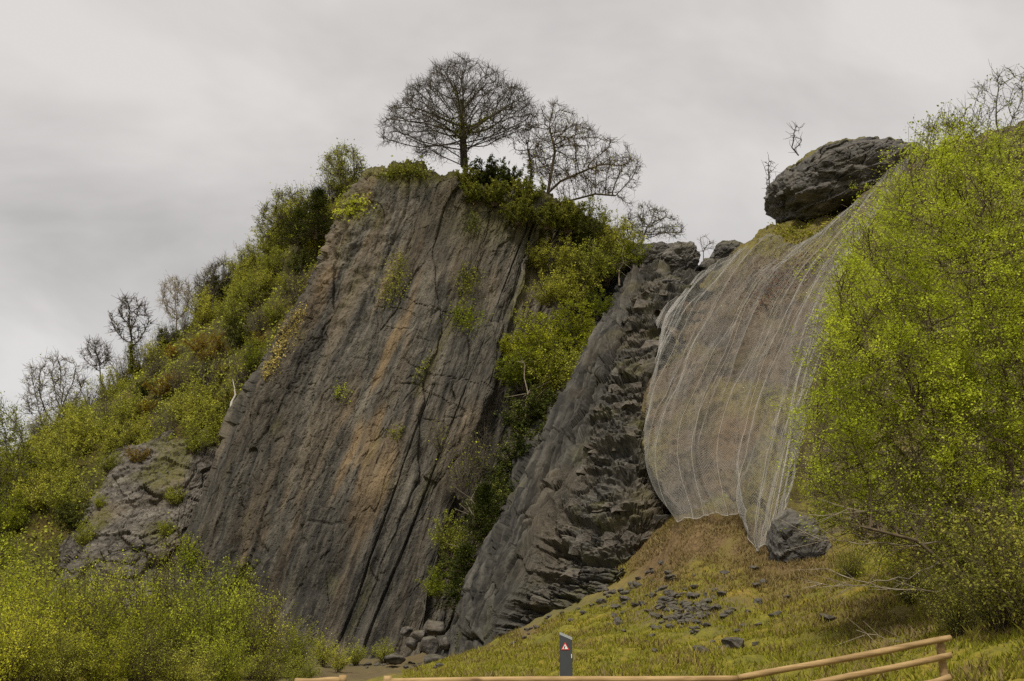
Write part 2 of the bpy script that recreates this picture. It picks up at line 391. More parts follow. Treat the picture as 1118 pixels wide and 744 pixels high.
c = mix(n, l, sp.outputs[2], c, mix(n, l, ramp(n, l, a2, [(0.4, 0.0), (0.6, 1.0)]), (0.045, 0.036, 0.028), (0.13, 0.10, 0.07)))
l.new(c, b.inputs['Base Color']); b.inputs['Roughness'].default_value = 0.95
bp = N(n, l, 'ShaderNodeBump', {'Strength': 0.7, 'Distance': 0.08, 'Height': a2}); l.new(bp.outputs[0], b.inputs['Normal'])
M_GROUND = m
gme = mesh_np('ground', GPNT, quads(*GX.shape), M_GROUND, True,
              {'m': ('FLOAT_COLOR', 'POINT', np.stack([g_path * .5, g_brown, g_scree, 0 * gn], -1))})
tag(link('ground', gme), kind='structure')

# ------------------------------------------------------------------ rock faces
def rock_attrs(rc, tan, moss, dark):
    return {'rc': ('FLOAT_VECTOR', 'POINT', rc), 'm': ('FLOAT_COLOR', 'POINT', np.stack([np.clip(tan, 0, 1), np.clip(moss, 0, 1), np.clip(dark, 0, 1), 0 * tan], -1))}

def frame(A, P):
    A = A / np.linalg.norm(A); n = normals(P).reshape(-1, 3).mean(0); n /= np.linalg.norm(n)
    n = n - A * (A @ n); n /= np.linalg.norm(n); B = np.cross(n, A)
    return A, B, n

# --- the tall slab and the wall of the gully beside it
rows = []
left = [(178, 760, 63.5), (203, 600, 64), (252, 470, 65.5), (326, 340, 67.5), (374, 240, 69.5), (403, 196, 70.5)]
crev = [(452, 760, 57.5), (478, 600, 60.5), (518, 470, 63), (556, 345, 66), (588, 250, 68.5), (604, 222, 69.5)]
for k, ((lx, ly, lY), (cx, cy, cY)) in enumerate(zip(left, crev)):
    r = [(lx - 26, ly + 4, lY + 14), (lx - 5, ly + 2, lY + 5)]
    for s in np.linspace(0, 1, 6):
        Yb = lY + (cY - lY) * s - 1.6 * math.sin(math.pi * s)
        yy = ly + (cy - ly) * s
        if k == 5: yy = [190, 181, 188, 196, 207, 218][int(round(s * 5))]
        r.append((lx + (cx - lx) * s, yy, Yb))
    e = [(10, 0, 1.3), (60, 0, 3.0), (130, 6, 5.0)]
    if k == 5: e = [(10, 2, 1.2), (45, 18, 2.5), (95, 48, 4)]
    if k == 4: e = [(10, 0, 1.2), (50, 10, 2.8), (110, 40, 4.5)]
    for dx_, dy_, dY in e: r.append((cx + dx_, cy + dy_, cY + dY))
    rows.append(r)
top = rows[-1]
rows.append([(x, y + 6, Y + 5) for x, y, Y in top]); rows.append([(x, y + 40, Y + 16) for x, y, Y in top])
nu, nv = 430, 560
us = np.concatenate([np.linspace(0, 2 / 10, 25)[:-1], np.linspace(2 / 10, 7.0 / 10, 300)[:-1], np.linspace(.7, 1, nu - 323)])
vs = np.concatenate([np.linspace(0, 5 / 7, 520)[:-1], np.linspace(5 / 7, 1, 41)])
P = net_surface(rows, nu, nv, us, vs)
A, B, Nn = frame(at(440, 250, 69) - at(300, 600, 62), P[50:450, 40:300])
rc = np.stack([P @ A, P @ B, P @ Nn], -1)
nrm = normals(P)
wv = fbm(rc * [.05, .16, .16], 3, 40)
bb = rc[..., 1] + 0.45 * wv
s1 = bb * 0.42 + 0.35 * noise(rc * [.03, .1, .1], 44)
id1 = np.floor(s1); fr = s1 - id1
d = (fr ** 1.3) * (0.25 + 0.75 * hsh(id1, 3)) * 0.9 * sstep(-0.5, 0.4, noise(rc * [.08, .3, .3], 46))
s2 = bb * 1.35 + 0.3 * noise(rc * [.05, .5, .5], 48); id2 = np.floor(s2); d += (s2 - id2) * 0.26 * hsh(id2, np.floor(rc[..., 0] * 0.12 + hsh(id2) * 5))
d *= .8; d += 0.16 * ridged(rc * [.06, .7, .7], 3, 50) + 0.34 * fbm(rc * [.25, .6, .6], 3, 53) + 0.14 * fbm(rc * [.7, 2.2, 2.2], 3, 57)
j = np.abs(noise(rc * [.35, .12, .3] + [0, 0, 3], 61)); d -= 0.16 * sstep(0.03, 0.0, j) * sstep(0.25, 0.5, noise(rc * [.2, .15, .2], 62))
cr = np.abs(noise(rc * [.012, .40, .40], 64)); d -= 0.55 * sstep(0.035, 0.0, cr) * sstep(-0.2, 0.2, noise(rc * [.06, .2, .2], 66))
lf = sstep(0.5, -0.3, (rc[..., 1] - rc[..., 1].min()) * 0)   # keep overall scale
wp = rc + .22 * np.stack([noise(rc * .6, 201), noise(rc * .6, 202), noise(rc * .6, 203)], -1)
rgh = .35 + .65 * sstep(-.25, .45, noise(rc * [.05, .13, .13], 205) + .5 * blob(*proj(P), 300, 400, 110, 220) - .25)
d = d * (.55 + .3 * rgh)
d += .46 * facets(wp * [.07, .36, .36], 3, 1.0, .6, .15, .04) + (.3 + .7 * rgh) * .16 * facets(wp * [.26, 1.25, 1.25], 7, 1, .8, .25, .07) + rgh * .12 * facets(wp * [1.2, 3.0, 3.0], 9, 1, 1.1, .35, .11)
rough_left = blob(*proj(P), 350, 260, 90, 110); d += rough_left * 0.35 * fbm(rc * [.9, 1.1, 1.1], 3, 68)
P = P + nrm * (d - 0.4)[..., None]
P[..., 2] += 0.5 * noise(P * [.4, .4, 0], 70) * sstep(.66, .72, vs)[:, None]
px, py = proj(P)
def band(px, py, x0, y0, x1, y1, w):
    t = ((px - x0) * (x1 - x0) + (py - y0) * (y1 - y0)) / ((x1 - x0) ** 2 + (y1 - y0) ** 2)
    tt = np.clip(t, 0, 1); return np.exp(-(np.hypot(px - x0 - tt * (x1 - x0), py - y0 - tt * (y1 - y0)) / w) ** 2)
tn = fbm(rc * [.08, .5, .5], 3, 72)
tan = 1.1 * band(px, py, 432, 330, 365, 620, 22) + 0.75 * band(px, py, 420, 400, 410, 560, 20) + 0.7 * band(px, py, 305, 560, 275, 640, 28) + 0.55 * band(px, py, 470, 280, 430, 420, 22) \
    + 0.6 * band(px, py, 415, 200, 395, 260, 10) + 0.5 * band(px, py, 360, 300, 330, 420, 14) + 0.5 * band(px, py, 495, 600, 480, 680, 14) + 0.45 * band(px, py, 405, 620, 400, 700, 16) + 0.22
tan = 1.2 * tan * sstep(-0.15, 0.35, tn) + 0.2 * sstep(0.05, 0.5, fbm(rc * [.045, .32, .32], 3, 74)) * sstep(-.3, .3, noise(rc * [.1, .2, .2], 76) + .2)
moss = blob(px, py, 445, 187, 34, 13) * 2 + blob(px, py, 385, 228, 20, 16) * 1.1 + 0.8 * band(px, py, 560, 345, 600, 240, 6) + 0.5 * band(px, py, 455, 430, 520, 300, 4) + 0.35 * sstep(0.35, 0.7, noise(rc * [.3, .8, .8], 75)) \
    + sstep(.69, .72, vs)[:, None] * 0.8 + blob(px, py, 560, 235, 60, 30) * 0.7
dark = 0.9 * band(px, py, 300, 440, 220, 610, 24) * sstep(-0.2, 0.5, noise(rc * [.08, .4, .4], 77)) + 0.8 * band(px, py, 520, 480, 455, 660, 12) + 0.7 * band(px, py, 480, 200, 430, 330, 9) + 0.6 * band(px, py, 425, 560, 415, 660, 12) \
    + 0.8 * sstep(0.15, 0.5, noise(rc * [.03, .35, .35], 79)) + 0.5 * band(px, py, 560, 360, 500, 520, 18) + .75 * sstep(.0, .45, fbm(rc * [.09, .16, .16], 3, 80)) + .8 * band(px, py, 340, 330, 225, 600, 34) + .45 * sstep(520, 700, py) + .6 * band(px, py, 470, 560, 430, 690, 16) + .4 * band(px, py, 520, 260, 480, 440, 12)
SLAB = Surf(P)
slab = tag(link('cliff', mesh_np('cliff', P, quads(nv, nu), M_SLAB, False, rock_attrs(rc, tan, moss, dark))), 'tall steep grey and tan limestone slab of the cliff', kind='structure')

def stair(z, th, k):
    t = z / th; it = np.floor(t); ft = t - it
    w = sstep(.76, 1.0, ft); r_ = np.clip(ft / .76, 0, 1) ** 1.6
    return hsh(it, k) * (1 - w) + hsh(it + 1, k) * w - .9 * r_ * (1 - w)

# --- the dark rib with the broken end of the beds
rows = [[(464, 762, 55), (484, 758, 51.2), (530, 752, 49.4), (575, 740, 48), (640, 728, 46.5), (700, 712, 46), (750, 702, 47.5)],
        [(476, 715, 56), (500, 706, 51.6), (528, 700, 50), (566, 690, 48.6), (630, 668, 47), (690, 650, 46.5), (745, 640, 48)],
        [(524, 600, 58), (548, 592, 53.4), (572, 592, 51.8), (598, 590, 50.5), (645, 592, 48.5), (695, 590, 47.5), (755, 585, 49)],
        [(585, 478, 62), (605, 478, 58), (622, 476, 56.7), (645, 472, 55.5), (674, 474, 54), (705, 474, 53), (760, 460, 54.5)],
        [(638, 370, 68), (654, 372, 64.2), (664, 368, 63), (680, 362, 62), (700, 364, 60.5), (722, 366, 59.5), (775, 345, 61)],
        [(665, 298, 73), (682, 300, 71), (692, 296, 69.5), (706, 294, 68.5), (724, 300, 67.5), (748, 308, 67), (800, 290, 68)],
        [(668, 292, 78), (682, 294, 76), (695, 290, 75), (712, 288, 74), (730, 294, 73), (760, 300, 72), (805, 290, 73)]]
nu, nv = 330, 520
P = net_surface(rows, nu, nv)
A, B, Nn = frame(at(655, 372, 65) - at(520, 660, 53), P[60:400, 40:140])
rc = np.stack([P @ A, P @ B, P @ Nn], -1); nrm = normals(P)
uu = np.linspace(0, 1, nu)[None, :]
pxr, pyr = proj(P)
face = sstep(0.44, 0.56, uu + 0.06 * noise(P * 0.3, 81))            # 0 smooth bedding face, 1 broken end
bb = rc[..., 1] + 0.8 * fbm(rc * [.08, .3, .3], 3, 83)
s2 = bb * 0.9; id2 = np.floor(s2)
dl = (s2 - id2) * 0.4 * hsh(id2) + 0.22 * fbm(rc * [.2, .9, .9], 4, 85) + 0.16 * ridged(rc * [.1, 1.0, 1.0], 3, 87) + 0.10 * fbm(rc * [.9, 2.6, 2.6], 3, 89)
lat = P[..., 0] + 0.3 * P[..., 1] + 0.7 * fbm(P * 0.5, 3, 90)
zz = P[..., 2] + 0.22 * lat * np.where(lat > 0, 1, 1) * 0.6 + 0.9 * fbm(P * [.22, .22, .3], 4, 91)
def blocks(zz, th, wd_, k):
    t = zz / th; it = np.floor(t); ft = t - it; amp = hsh(it, k)
    xc = lat / (wd_ * (0.5 + hsh(it, k + 1))) + 7 * hsh(it, k + 2); ix = np.floor(xc); fx = xc - ix
    edge = sstep(0, .10, ft) * sstep(1, .80, ft) * (0.45 + 0.55 * sstep(0, .06, fx) * sstep(1, .94, fx))
    return (hsh(it, ix, k + 5)) * edge
dr = 0.9 * blocks(zz, 1.5, 4.2, 3) + 0.62 * blocks(zz + 0.2 * noise(P * .9, 93), 0.72, 2.2, 13) + 0.26 * blocks(zz + .1 * noise(P * 2, 94), 0.33, 1.0, 23) + 0.35 * fbm(P * 0.7, 4, 92) + 0.08 * fbm(P * 3, 2, 95)
wp = rc + .5 * np.stack([noise(rc * .5, 211), noise(rc * .5, 212), noise(rc * .5, 213)], -1)
dl += .75 * facets(wp * [.12, .42, .42], 13, 1, 1.2, .3, .05) + .38 * facets(wp * [.3, .95, .95], 17, 1, 1.4, .3, .07) + .03 * facets(wp * [.8, 2.6, 2.6], 19, 1, 1, .5, .14)
ub = uu * 24 + .9 * noise(rc * [.05, .1, .1], 311) + .0 * bb; dl = .9 * dl + .4 * stair(ub + .25 * noise(rc * [.2, .3, .3], 313), 1.7, 31) + .2 * stair(ub + .3 * noise(rc * [.25, .4, .4], 312), .75, 33) - .1
q3 = np.stack([lat, zz, P[..., 1]], -1)
zs1 = P[..., 2] + .16 * lat + .45 * noise(P * .35, 301) + 1.5 * noise(P * [.16, .16, .1], 302) + .5 * hsh(np.floor(lat / 3.3 + .9 * noise(P * .5, 304) + .25 * P[..., 2]), 2)
mA = .45 + .55 * sstep(-.4, .3, noise(P * .3, 305)); mB = .4 + .6 * sstep(-.3, .3, noise(P * .5, 306))
dr = .25 * dr + .8 * mA * stair(zs1, 1.9, 5) + .45 * mB * stair(zs1 + .25 * noise(P * 1.1, 303), .7, 9) + .15 * stair(zs1 + .1 * noise(P * 2, 307), .26, 11) + .6 * facets(q3 * [.28, .34, .3], 23, 1, 1.2, .3, .05) + .42 * facets(q3 * [.65, 1.1, .65], 27, 1, 1.4, .35, .08) + .07 * facets(q3 * [2.0, 4.0, 2], 29, 1, 1, .5, .15)
d = dl * (1 - face) + (dr - 0.3) * face
P = P + nrm * d[..., None]
rc2 = np.stack([lat * 0.4, zz * 1.8, P[..., 1]], -1)
rcm = rc * (1 - face[..., None]) + rc2 * face[..., None]
tan = 0.35 * sstep(.1, .6, noise(P * .35, 96)) + 0.7 * blob(pxr, pyr, 720, 560, 40, 40) + 0.5 * blob(pxr, pyr, 600, 580, 20, 60) + 0.3 * blob(pxr, pyr, 705, 420, 16, 60)
moss = 0.35 * sstep(.2, .55, noise(P * [.5, .5, .9], 97)) * face + 0.5 * blob(pxr, pyr, 708, 480, 10, 30) + .25 * sstep(.3, .6, noise(rc * [.3, .9, .9], 98))
dark = .4 * (1 - face) + 0.5 * (1 - face) * sstep(-.1, .35, noise(rc * [.04, .8, .8], 99)) + 0.3 * sstep(.1, .5, noise(P * .5, 100))
RIB = Surf(P)
rib = tag(link('rock_rib', mesh_np('rock_rib', P, quads(nv, nu), M_RIB, False, rock_attrs(rcm, tan, moss, dark))), 'dark jagged rib of broken beds beside the wire net', kind='structure')

# --- slope under the net
NET = [[(739, 569, 44.4), (770, 566, 44.2), (800, 566, 43.6), (829, 567, 42.6), (834, 606, 40.2), (848, 592, 40), (866, 548, 41)],
       [(703, 500, 47.5), (735, 488, 47.4), (770, 482, 47), (805, 480, 46.2), (838, 477, 45), (865, 470, 44.5), (886, 452, 44.6)],
       [(712, 420, 52.5), (745, 407, 52.6), (785, 396, 52.6), (820, 390, 52), (852, 385, 51), (882, 380, 50), (908, 368, 49.5)],
       [(720, 378, 57), (757, 345, 59), (803, 320, 59.5), (845, 304, 59.3), (885, 294, 58.6), (920, 277, 57.5), (952, 256, 57)],
       [(716, 351, 60.5), (770, 306, 65), (828, 263, 66.6), (880, 266, 66), (930, 232, 65.5), (965, 198, 64.6), (998, 174, 63.6)]]
SLTOP = [(716, 350, 60.5), (768, 301, 65), (826, 253, 67.5), (876, 240, 68.5), (924, 218, 68), (962, 186, 66), (996, 165, 64.5)]
rows = []
for k, r in enumerate(NET[:4] + [SLTOP]):
    q = [(r[0][0] - 6, r[0][1] + 2, r[0][2] + 2.2)] + [(x, y + 1, Y + 0.7) for x, y, Y in r]
    q[0] = (r[0][0] + 4, r[0][1], r[0][2] + 2.5); q[1] = (r[0][0] + 3, r[0][1] + 1, r[0][2] + 1.0)
    if k == 0: q[5] = (834, 590, 41.3)
    x, y, Y = r[-1]
    q += [(x + 60, y + [10, -4, -12, -16, -14][k], Y - [2.5, 2, 1.5, 1.5, 1][k]), (x + 190, y + [25, 0, -10, -22, -26][k], Y - [7, 6, 5, 5, 5][k]), (x + 420, y + [40, 10, 10, -10, -10][k], Y - [12, 11, 10, 10, 9][k])]
    rows.append(q)
rows.insert(0, [(x + 6, y + 75, Y - 2) for x, y, Y in rows[0]])
rows.append([(x + 2, y + 4, Y + 4) for x, y, Y in rows[-1]]); rows.append([(x + 4, y + 30, Y + 16) for x, y, Y in rows[-1]])
nu, nv = 300, 330
P = net_surface(rows, nu, nv); nrm = normals(P)
A, B, Nn = frame(at(905, 300, 58) - at(800, 560, 44), P)
rc = np.stack([P @ A, P @ B, P @ Nn], -1); px, py = proj(P)
d = 0.7 * fbm(rc * [.12, .2, .2], 3, 110) + 0.34 * fbm(rc * [.5, .8, .8], 4, 112) + 0.06 * fbm(rc * 2.5, 2, 114) - 0.35
d += .22 * facets(rc * [.4, .7, .7], 43, 1, 1, .3, .1) + .1 * facets(rc * [1.3, 2, 2], 47, 1, 1, .4, .12)
P = P + nrm * d[..., None]
tan = 0.35 + 0.8 * blob(px, py, 790, 480, 70, 90) * sstep(-.5, .5, noise(P * .4, 116))
moss = .7 * sstep(.0, .5, noise(P * .22, 119)) + 1.6 * blob(px, py, 880, 260, 60, 14) + 0.9 * blob(px, py, 845, 255, 22, 22) + .8 * band(px, py, 760, 312, 850, 248, 6) + .3 * sstep(.1, .6, noise(P * .6, 117)) + 1.2 * band(px, py, 900, 250, 1000, 160, 12) * 0 + sstep(.88, .93, np.linspace(0, 1, nv))[:, None]
dark = .85 * sstep(.0, .4, noise(rc * [.12, .3, .3], 118)) + 0.9 * blob(px, py, 870, 600, 26, 45)
SLOPE = Surf(P)
tag(link('netted_slope', mesh_np('netted_slope', P, quads(nv, nu), M_NETROCK, False, rock_attrs(rc, tan, moss, dark))), kind='structure')

# --- wooded hillside on the left and the pale outcrop at its foot
rows = [[(-420, 760, 56), (-260, 755, 60), (-120, 745, 62), (-20, 735, 63), (70, 730, 65), (150, 730, 66.5), (215, 730, 67)],
        [(-420, 720, 60), (-260, 690, 66), (-120, 640, 68), (-20, 615, 69), (70, 600, 69.5), (150, 590, 69.5), (225, 580, 69)],
        [(-420, 700, 66), (-250, 660, 74), (-110, 590, 77), (0, 540, 78), (90, 500, 77), (180, 480, 75), (265, 450, 70.5)],
        [(-420, 690, 70), (-240, 640, 79), (-90, 560, 84), (20, 500, 86), (120, 450, 84), (215, 400, 80), (335, 330, 73)],
        [(-420, 690, 74), (-230, 630, 84), (-70, 545, 92), (50, 480, 94), (150, 415, 92), (250, 330, 87), (378, 232, 77)],
        [(-420, 690, 76), (-225, 630, 88), (-60, 545, 96), (60, 475, 98), (165, 400, 97), (268, 300, 92), (400, 196, 80)],
        [(-420, 700, 90), (-225, 650, 104), (-60, 560, 112), (60, 490, 114), (165, 415, 114), (268, 312, 110), (410, 200, 98)]]
nu, nv = 200, 200
P = net_surface(rows, nu, nv); nrm = normals(P)
P = P + nrm * (0.6 * fbm(P * .2, 4, 130) + 0.2 * fbm(P * 1.0, 3, 133))[..., None]
m, n, l, b = mat_new('hillside_undergrowth')
co = N(n, l, 'ShaderNodeTexCoord').outputs['Object']
a1 = N(n, l, 'ShaderNodeTexNoise', {'Vector': co, 'Scale': 0.3, 'Detail': 7.0, 'Roughness': 0.7}).outputs['Fac']
a2 = N(n, l, 'ShaderNodeTexNoise', {'Vector': co, 'Scale': 3.0, 'Detail': 7.0, 'Roughness': 0.75}).outputs['Fac']
c = ramp(n, l, a1, [(0.35, (0.045, 0.042, 0.012)), (0.5, (0.075, 0.066, 0.014)), (0.65, (0.11, 0.075, 0.02))])
c = mix(n, l, ramp(n, l, a2, [(0.4, 0.0), (0.6, 0.7)]), c, (0.03, 0.026, 0.012))
l.new(c, b.inputs['Base Color']); b.inputs['Roughness'].default_value = 0.95
bp = N(n, l, 'ShaderNodeBump', {'Strength': 0.8, 'Distance': 0.3, 'Height': a2}); l.new(bp.outputs[0], b.inputs['Normal'])
M_HILL = m
HILL = Surf(P); HILLP = P; HILLN = nrm
tag(link('hillside', mesh_np('hillside', P, quads(nv, nu), M_HILL)), kind='structure')

rows = [[(40, 690, 68), (60, 665, 64.5), (105, 665, 63.5), (150, 670, 63.5), (200, 675, 64), (235, 680, 67)],
        [(45, 625, 70), (66, 608, 66.5), (108, 602, 65), (152, 612, 65), (198, 618, 65.5), (240, 612, 68)],
        [(80, 552, 72), (95, 548, 69), (130, 545, 67.5), (165, 548, 67), (205, 548, 67), (245, 540, 69)],
        [(105, 505, 75), (120, 500, 72.5), (148, 492, 70.5), (180, 488, 70), (215, 485, 69.6), (250, 470, 70.5)],
        [(115, 480, 78), (130, 482, 76), (155, 474, 74.5), (190, 465, 74), (225, 458, 73), (262, 446, 73)],
        [(120, 485, 84), (135, 488, 84), (160, 480, 82), (195, 475, 81), (230, 470, 80), (266, 460, 78)]]
nu, nv = 200, 210
P = net_surface(rows, nu, nv); nrm = normals(P); px, py = proj(P)
d = 0.9 * fbm(P * .25, 3, 140) + 0.5 * ridged(P * [.4, .4, .5], 4, 143) + 0.16 * fbm(P * 2, 3, 147)
zz = P[..., 2] + .9 * fbm(P * .3, 3, 148); lat = P[..., 0] + .6 * noise(P * .5, 149); d += .7 * blocks(zz, 1.3, 2.2, 33) + .4 * blocks(zz, .6, 1.3, 43)
d = .15 * d + .6 * facets(P * [.3, .3, .4], 33, 1, 1.1, .3, .05) + .26 * facets(P * [.8, .8, 1.2], 37, 1, 1, .3, .08) + .07 * facets(P * 3.2, 39, 1, 1, .5, .15)
P = P + nrm * (d - 0.8)[..., None]
OUTC = Surf(P)
tag(link('outcrop', mesh_np('outcrop', P, quads(nv, nu), M_OUT, False, rock_attrs(np.stack([P[..., 0], P[..., 2], P[..., 1]], -1), .5 * sstep(0, .5, noise(P * .3, 150)),
    .9 * sstep(.05, .5, noise(P * .35, 152)) + blob(px, py, 170, 575, 14, 10), .6 * blob(px, py, 130, 612, 90, 26)))), 'pale craggy outcrop at the foot of the wooded hillside', kind='structure')

# ------------------------------------------------------------------ rocks
_ico = {}
def ico(sub):
    if sub not in _ico:
        bm = bmesh.new(); bmesh.ops.create_icosphere(bm, subdivisions=sub, radius=1)
        V = np.array([v.co[:] for v in bm.verts]); Fc = np.array([[v.index for v in f.verts] for f in bm.faces]); bm.free(); _ico[sub] = (V, Fc)
    return _ico[sub]

def rock_mesh(name, dims, seed, sub=3, cuts=9, rough=0.10, mat=None, boxy=False):
    V, Fc = ico(sub); V = V.copy(); r = np.random.default_rng(seed)
    if boxy:
        V *= 1.35
        for k in range(6):
            nn = np.zeros(3); nn[k // 2] = 1 if k % 2 else -1; nn += r.normal(size=3) * .14; nn /= np.linalg.norm(nn); e = V @ nn - r.uniform(.6, .8); V -= np.maximum(e, 0)[:, None] * nn
        cuts = 3
    for k in range(cuts):
        nn = r.normal(size=3); nn /= np.linalg.norm(nn); d0 = r.uniform(.52, .85); e = V @ nn - d0
        V -= np.maximum(e, 0)[:, None] * nn
    V *= 1 + rough * fbm(V * 1.6, 3, seed % 40)[:, None] + 0.5 * rough * fbm(V * 5, 2, seed % 37)[:, None]
    V *= np.array(dims) * 0.62
    return mesh_np(name, V, Fc, mat or M_ROCK, False if sub < 3 else True)

def outline_rock(name, poly, Y, depth, seed, mat, back=0.5, nseg=120, nring=60, lump=0.06, layer=0.0, mossf=1.0, fac=1.0):
    """a boulder with the given silhouette, centre depth Y and thickness, all its own volume"""
    pts = np.array(poly, float); cx, cy = pts.mean(0); pts = (pts - [cx, cy]) * .97 + [cx, cy]
    th = np.linspace(0, 2 * np.pi, nseg, endpoint=False); Rr = np.zeros(nseg)
    for i, t in enumerate(th):
        dx, dy = math.cos(t), math.sin(t); best = 0
        for k in range(len(pts)):
            p, q = pts[k], pts[(k + 1) % len(pts)]; ex, ey = q - p; den = dx * ey - dy * ex
            if abs(den) < 1e-9: continue
            u = ((p[0] - cx) * ey - (p[1] - cy) * ex) / den; s = ((p[0] - cx) * dy - (p[1] - cy) * dx) / den
            if u > 0 and -1e-6 <= s <= 1 + 1e-6: best = max(best, u)
        Rr[i] = best
    C = at(cx, cy, Y); sc = mppx(C)
    ph = np.linspace(-np.pi / 2, np.pi / 2, nring)
    TH, PH = np.meshgrid(th, ph)
    cp = np.sign(np.cos(PH)) * np.abs(np.cos(PH)) ** 0.62; spn = np.sin(PH)
    ang = at(cx + 1, cy, Y) - C, at(cx, cy + 1, Y) - C
    e1 = np.array([1.0, 0, 0]) * sc; e2 = -UP * sc; e3 = FW
    Rg = Rr[None, :] * cp
    V = C + (Rg * np.cos(TH))[..., None] * e1 + (Rg * np.sin(TH))[..., None] * e2 + (spn * np.where(spn > 0, depth, depth * back))[..., None] * e3
    q = V.reshape(-1, 3); rel = q - C
    size = Rr.mean() * sc
    out = rel / (np.linalg.norm(rel, axis=1)[:, None] + 1e-9)
    bedn = np.array([-.35, -.2, .91]); hb = q @ bedn / size
    d = lump * size * (fbm(q / size * 1.3, 4, seed) + .5 * ridged(q / size * [1.2, 1.2, 2.2], 3, seed + 5)) + layer * size * ((hb * 3.2 + .7 * noise(q / size * .9, seed + 7)) % 1.0 - .5)
    ql = np.stack([q[:, 0], q[:, 1], hb * size * 1.7], -1) / size
    d += fac * size * (.11 * facets(ql * 1.3 + .25 * noise(ql * 2, seed)[:, None], seed + 51, .8, 1, .25, .06) + .05 * facets(ql * 3.2, seed + 55, 1, 1, .35, .1) + .02 * facets(ql * 9, seed + 57, 1, 1, .5, .14))
    V2 = q + out * d[:, None]
    i = np.arange(nring * nseg).reshape(nring, nseg); j = np.roll(i, -1, 1)
    Fc = np.stack([i[:-1], j[:-1], j[1:], i[1:]], -1).reshape(-1, 4)
    upn = out[:, 2]
    base = np.array([C[0], C[1], V2[:, 2].min()])
    me = mesh_np(name, V2 - base, Fc, mat, False, rock_attrs(V2 * [.6, .8, 1.4], 0.2 * sstep(0, .5, noise(V2 * .5, seed)), mossf * sstep(.30, .75, upn + .4 * noise(V2 * .5, seed + 3)), .5 * sstep(.1, .5, noise(V2 * .6, seed + 2))))
    return me, base

KNOB = [(844, 216), (848, 196), (860, 184), (880, 170), (904, 158), (932, 153), (962, 155), (992, 161), (1012, 170), (1000, 186), (972, 206), (940, 226), (914, 238), (888, 244), (868, 247), (856, 238), (848, 228)]
me, bs = outline_rock('boulder', KNOB, 70, 7.0, 3, M_KNOB, back=0.75, nseg=220, nring=120, lump=0.085, layer=0.075, mossf=2.4, fac=.85)
tag(link('rounded_crag', me, loc=bs), 'huge rounded dark crag with mossy top above the wire net', 'crag')

def orock(poly, Y, depth, seed, label, cat='rock', name='rock', group=None, **kw):
    me, bs = outline_rock(name, poly, Y, depth, seed, M_KNOB, nseg=90, nring=46, **kw)
    return tag(link(name, me, loc=bs), label, cat, group)
orock([(684, 276), (700, 266), (728, 264), (742, 270), (735, 285), (715, 300), (700, 312), (690, 300)], 71.5, 2.6, 21, 'dark overhanging block at the head of the gully, left of the tallest block', lump=.1, layer=.06, mossf=.3)
orock([(722, 280), (740, 264), (756, 266), (763, 280), (762, 296), (748, 312), (728, 306)], 70, 2.4, 25, 'tallest craggy block in the notch below the skyline twig bush', lump=.1, layer=.08, mossf=.2)
orock([(704, 318), (722, 300), (744, 304), (752, 318), (738, 336), (716, 340)], 68, 2.2, 29, 'wedge-shaped block below the tallest block in the notch', lump=.1, layer=.08, mossf=.3)
orock([(776, 282), (784, 266), (800, 262), (812, 266), (806, 280), (790, 296), (778, 296)], 71, 2.2, 33, 'smooth grey block on the skyline just left of the net', lump=.07, layer=.04, mossf=.3)
orock([(762, 292), (770, 282), (780, 284), (784, 298), (770, 304)], 70.5, 1.5, 37, 'small low block between the two skyline blocks', lump=.08, layer=.05, mossf=.3)
orock([(690, 345), (704, 332), (722, 336), (728, 350), (712, 362), (694, 360)], 65, 1.8, 41, 'rounded block low in the notch at the top of the rib', lump=.1, layer=.1, mossf=.3)
orock([(842, 602), (848, 574), (866, 558), (890, 566), (906, 600), (908, 640), (884, 656), (854, 642)], 38.2, 2.2, 45, 'smooth dark slab of rock under the hanging tip of the net', lump=.05, layer=.03, mossf=.1)

# boulders piled at the foot of the gully
def boulder(px, py, w, h, Y, seed, label, name='boulder', cat='boulder', group=None, sub=3):
    C = at(px, py, Y); s = mppx(C)
    me = rock_mesh(name, (w * s, w * s * .9, h * s), seed, sub, 10, .09)
    o = link(name, me, loc=C); o.rotation_euler = (R.uniform(-.25, .25), R.uniform(-.25, .25), R.uniform(0, 6))
    return tag(o, label, cat, group)
boulder(469, 706, 17, 21, 53, 1, 'pale squarish boulder in the pile at the gully foot')
boulder(458, 694, 20, 14, 54, 2, 'dark boulder at the back of the pile in the gully foot')
boulder(476, 686, 24, 18, 55, 3, 'grey boulder topping the pile against the rib')
boulder(451, 703, 13, 14, 54, 4, 'small dark boulder left of the pale squarish boulder')
boulder(472, 723, 26, 13, 52.5, 5, 'flat dark boulder lying lowest in the gully pile')
boulder(431, 719, 20, 12, 54, 6, 'isolated grey boulder left of the gully pile')
boulder(484, 704, 12, 14, 53.5, 7, 'reddish dark boulder wedged beside the rib foot')
boulder(444, 691, 13, 11, 55, 8, 'small rear boulder at the left of the gully pile')

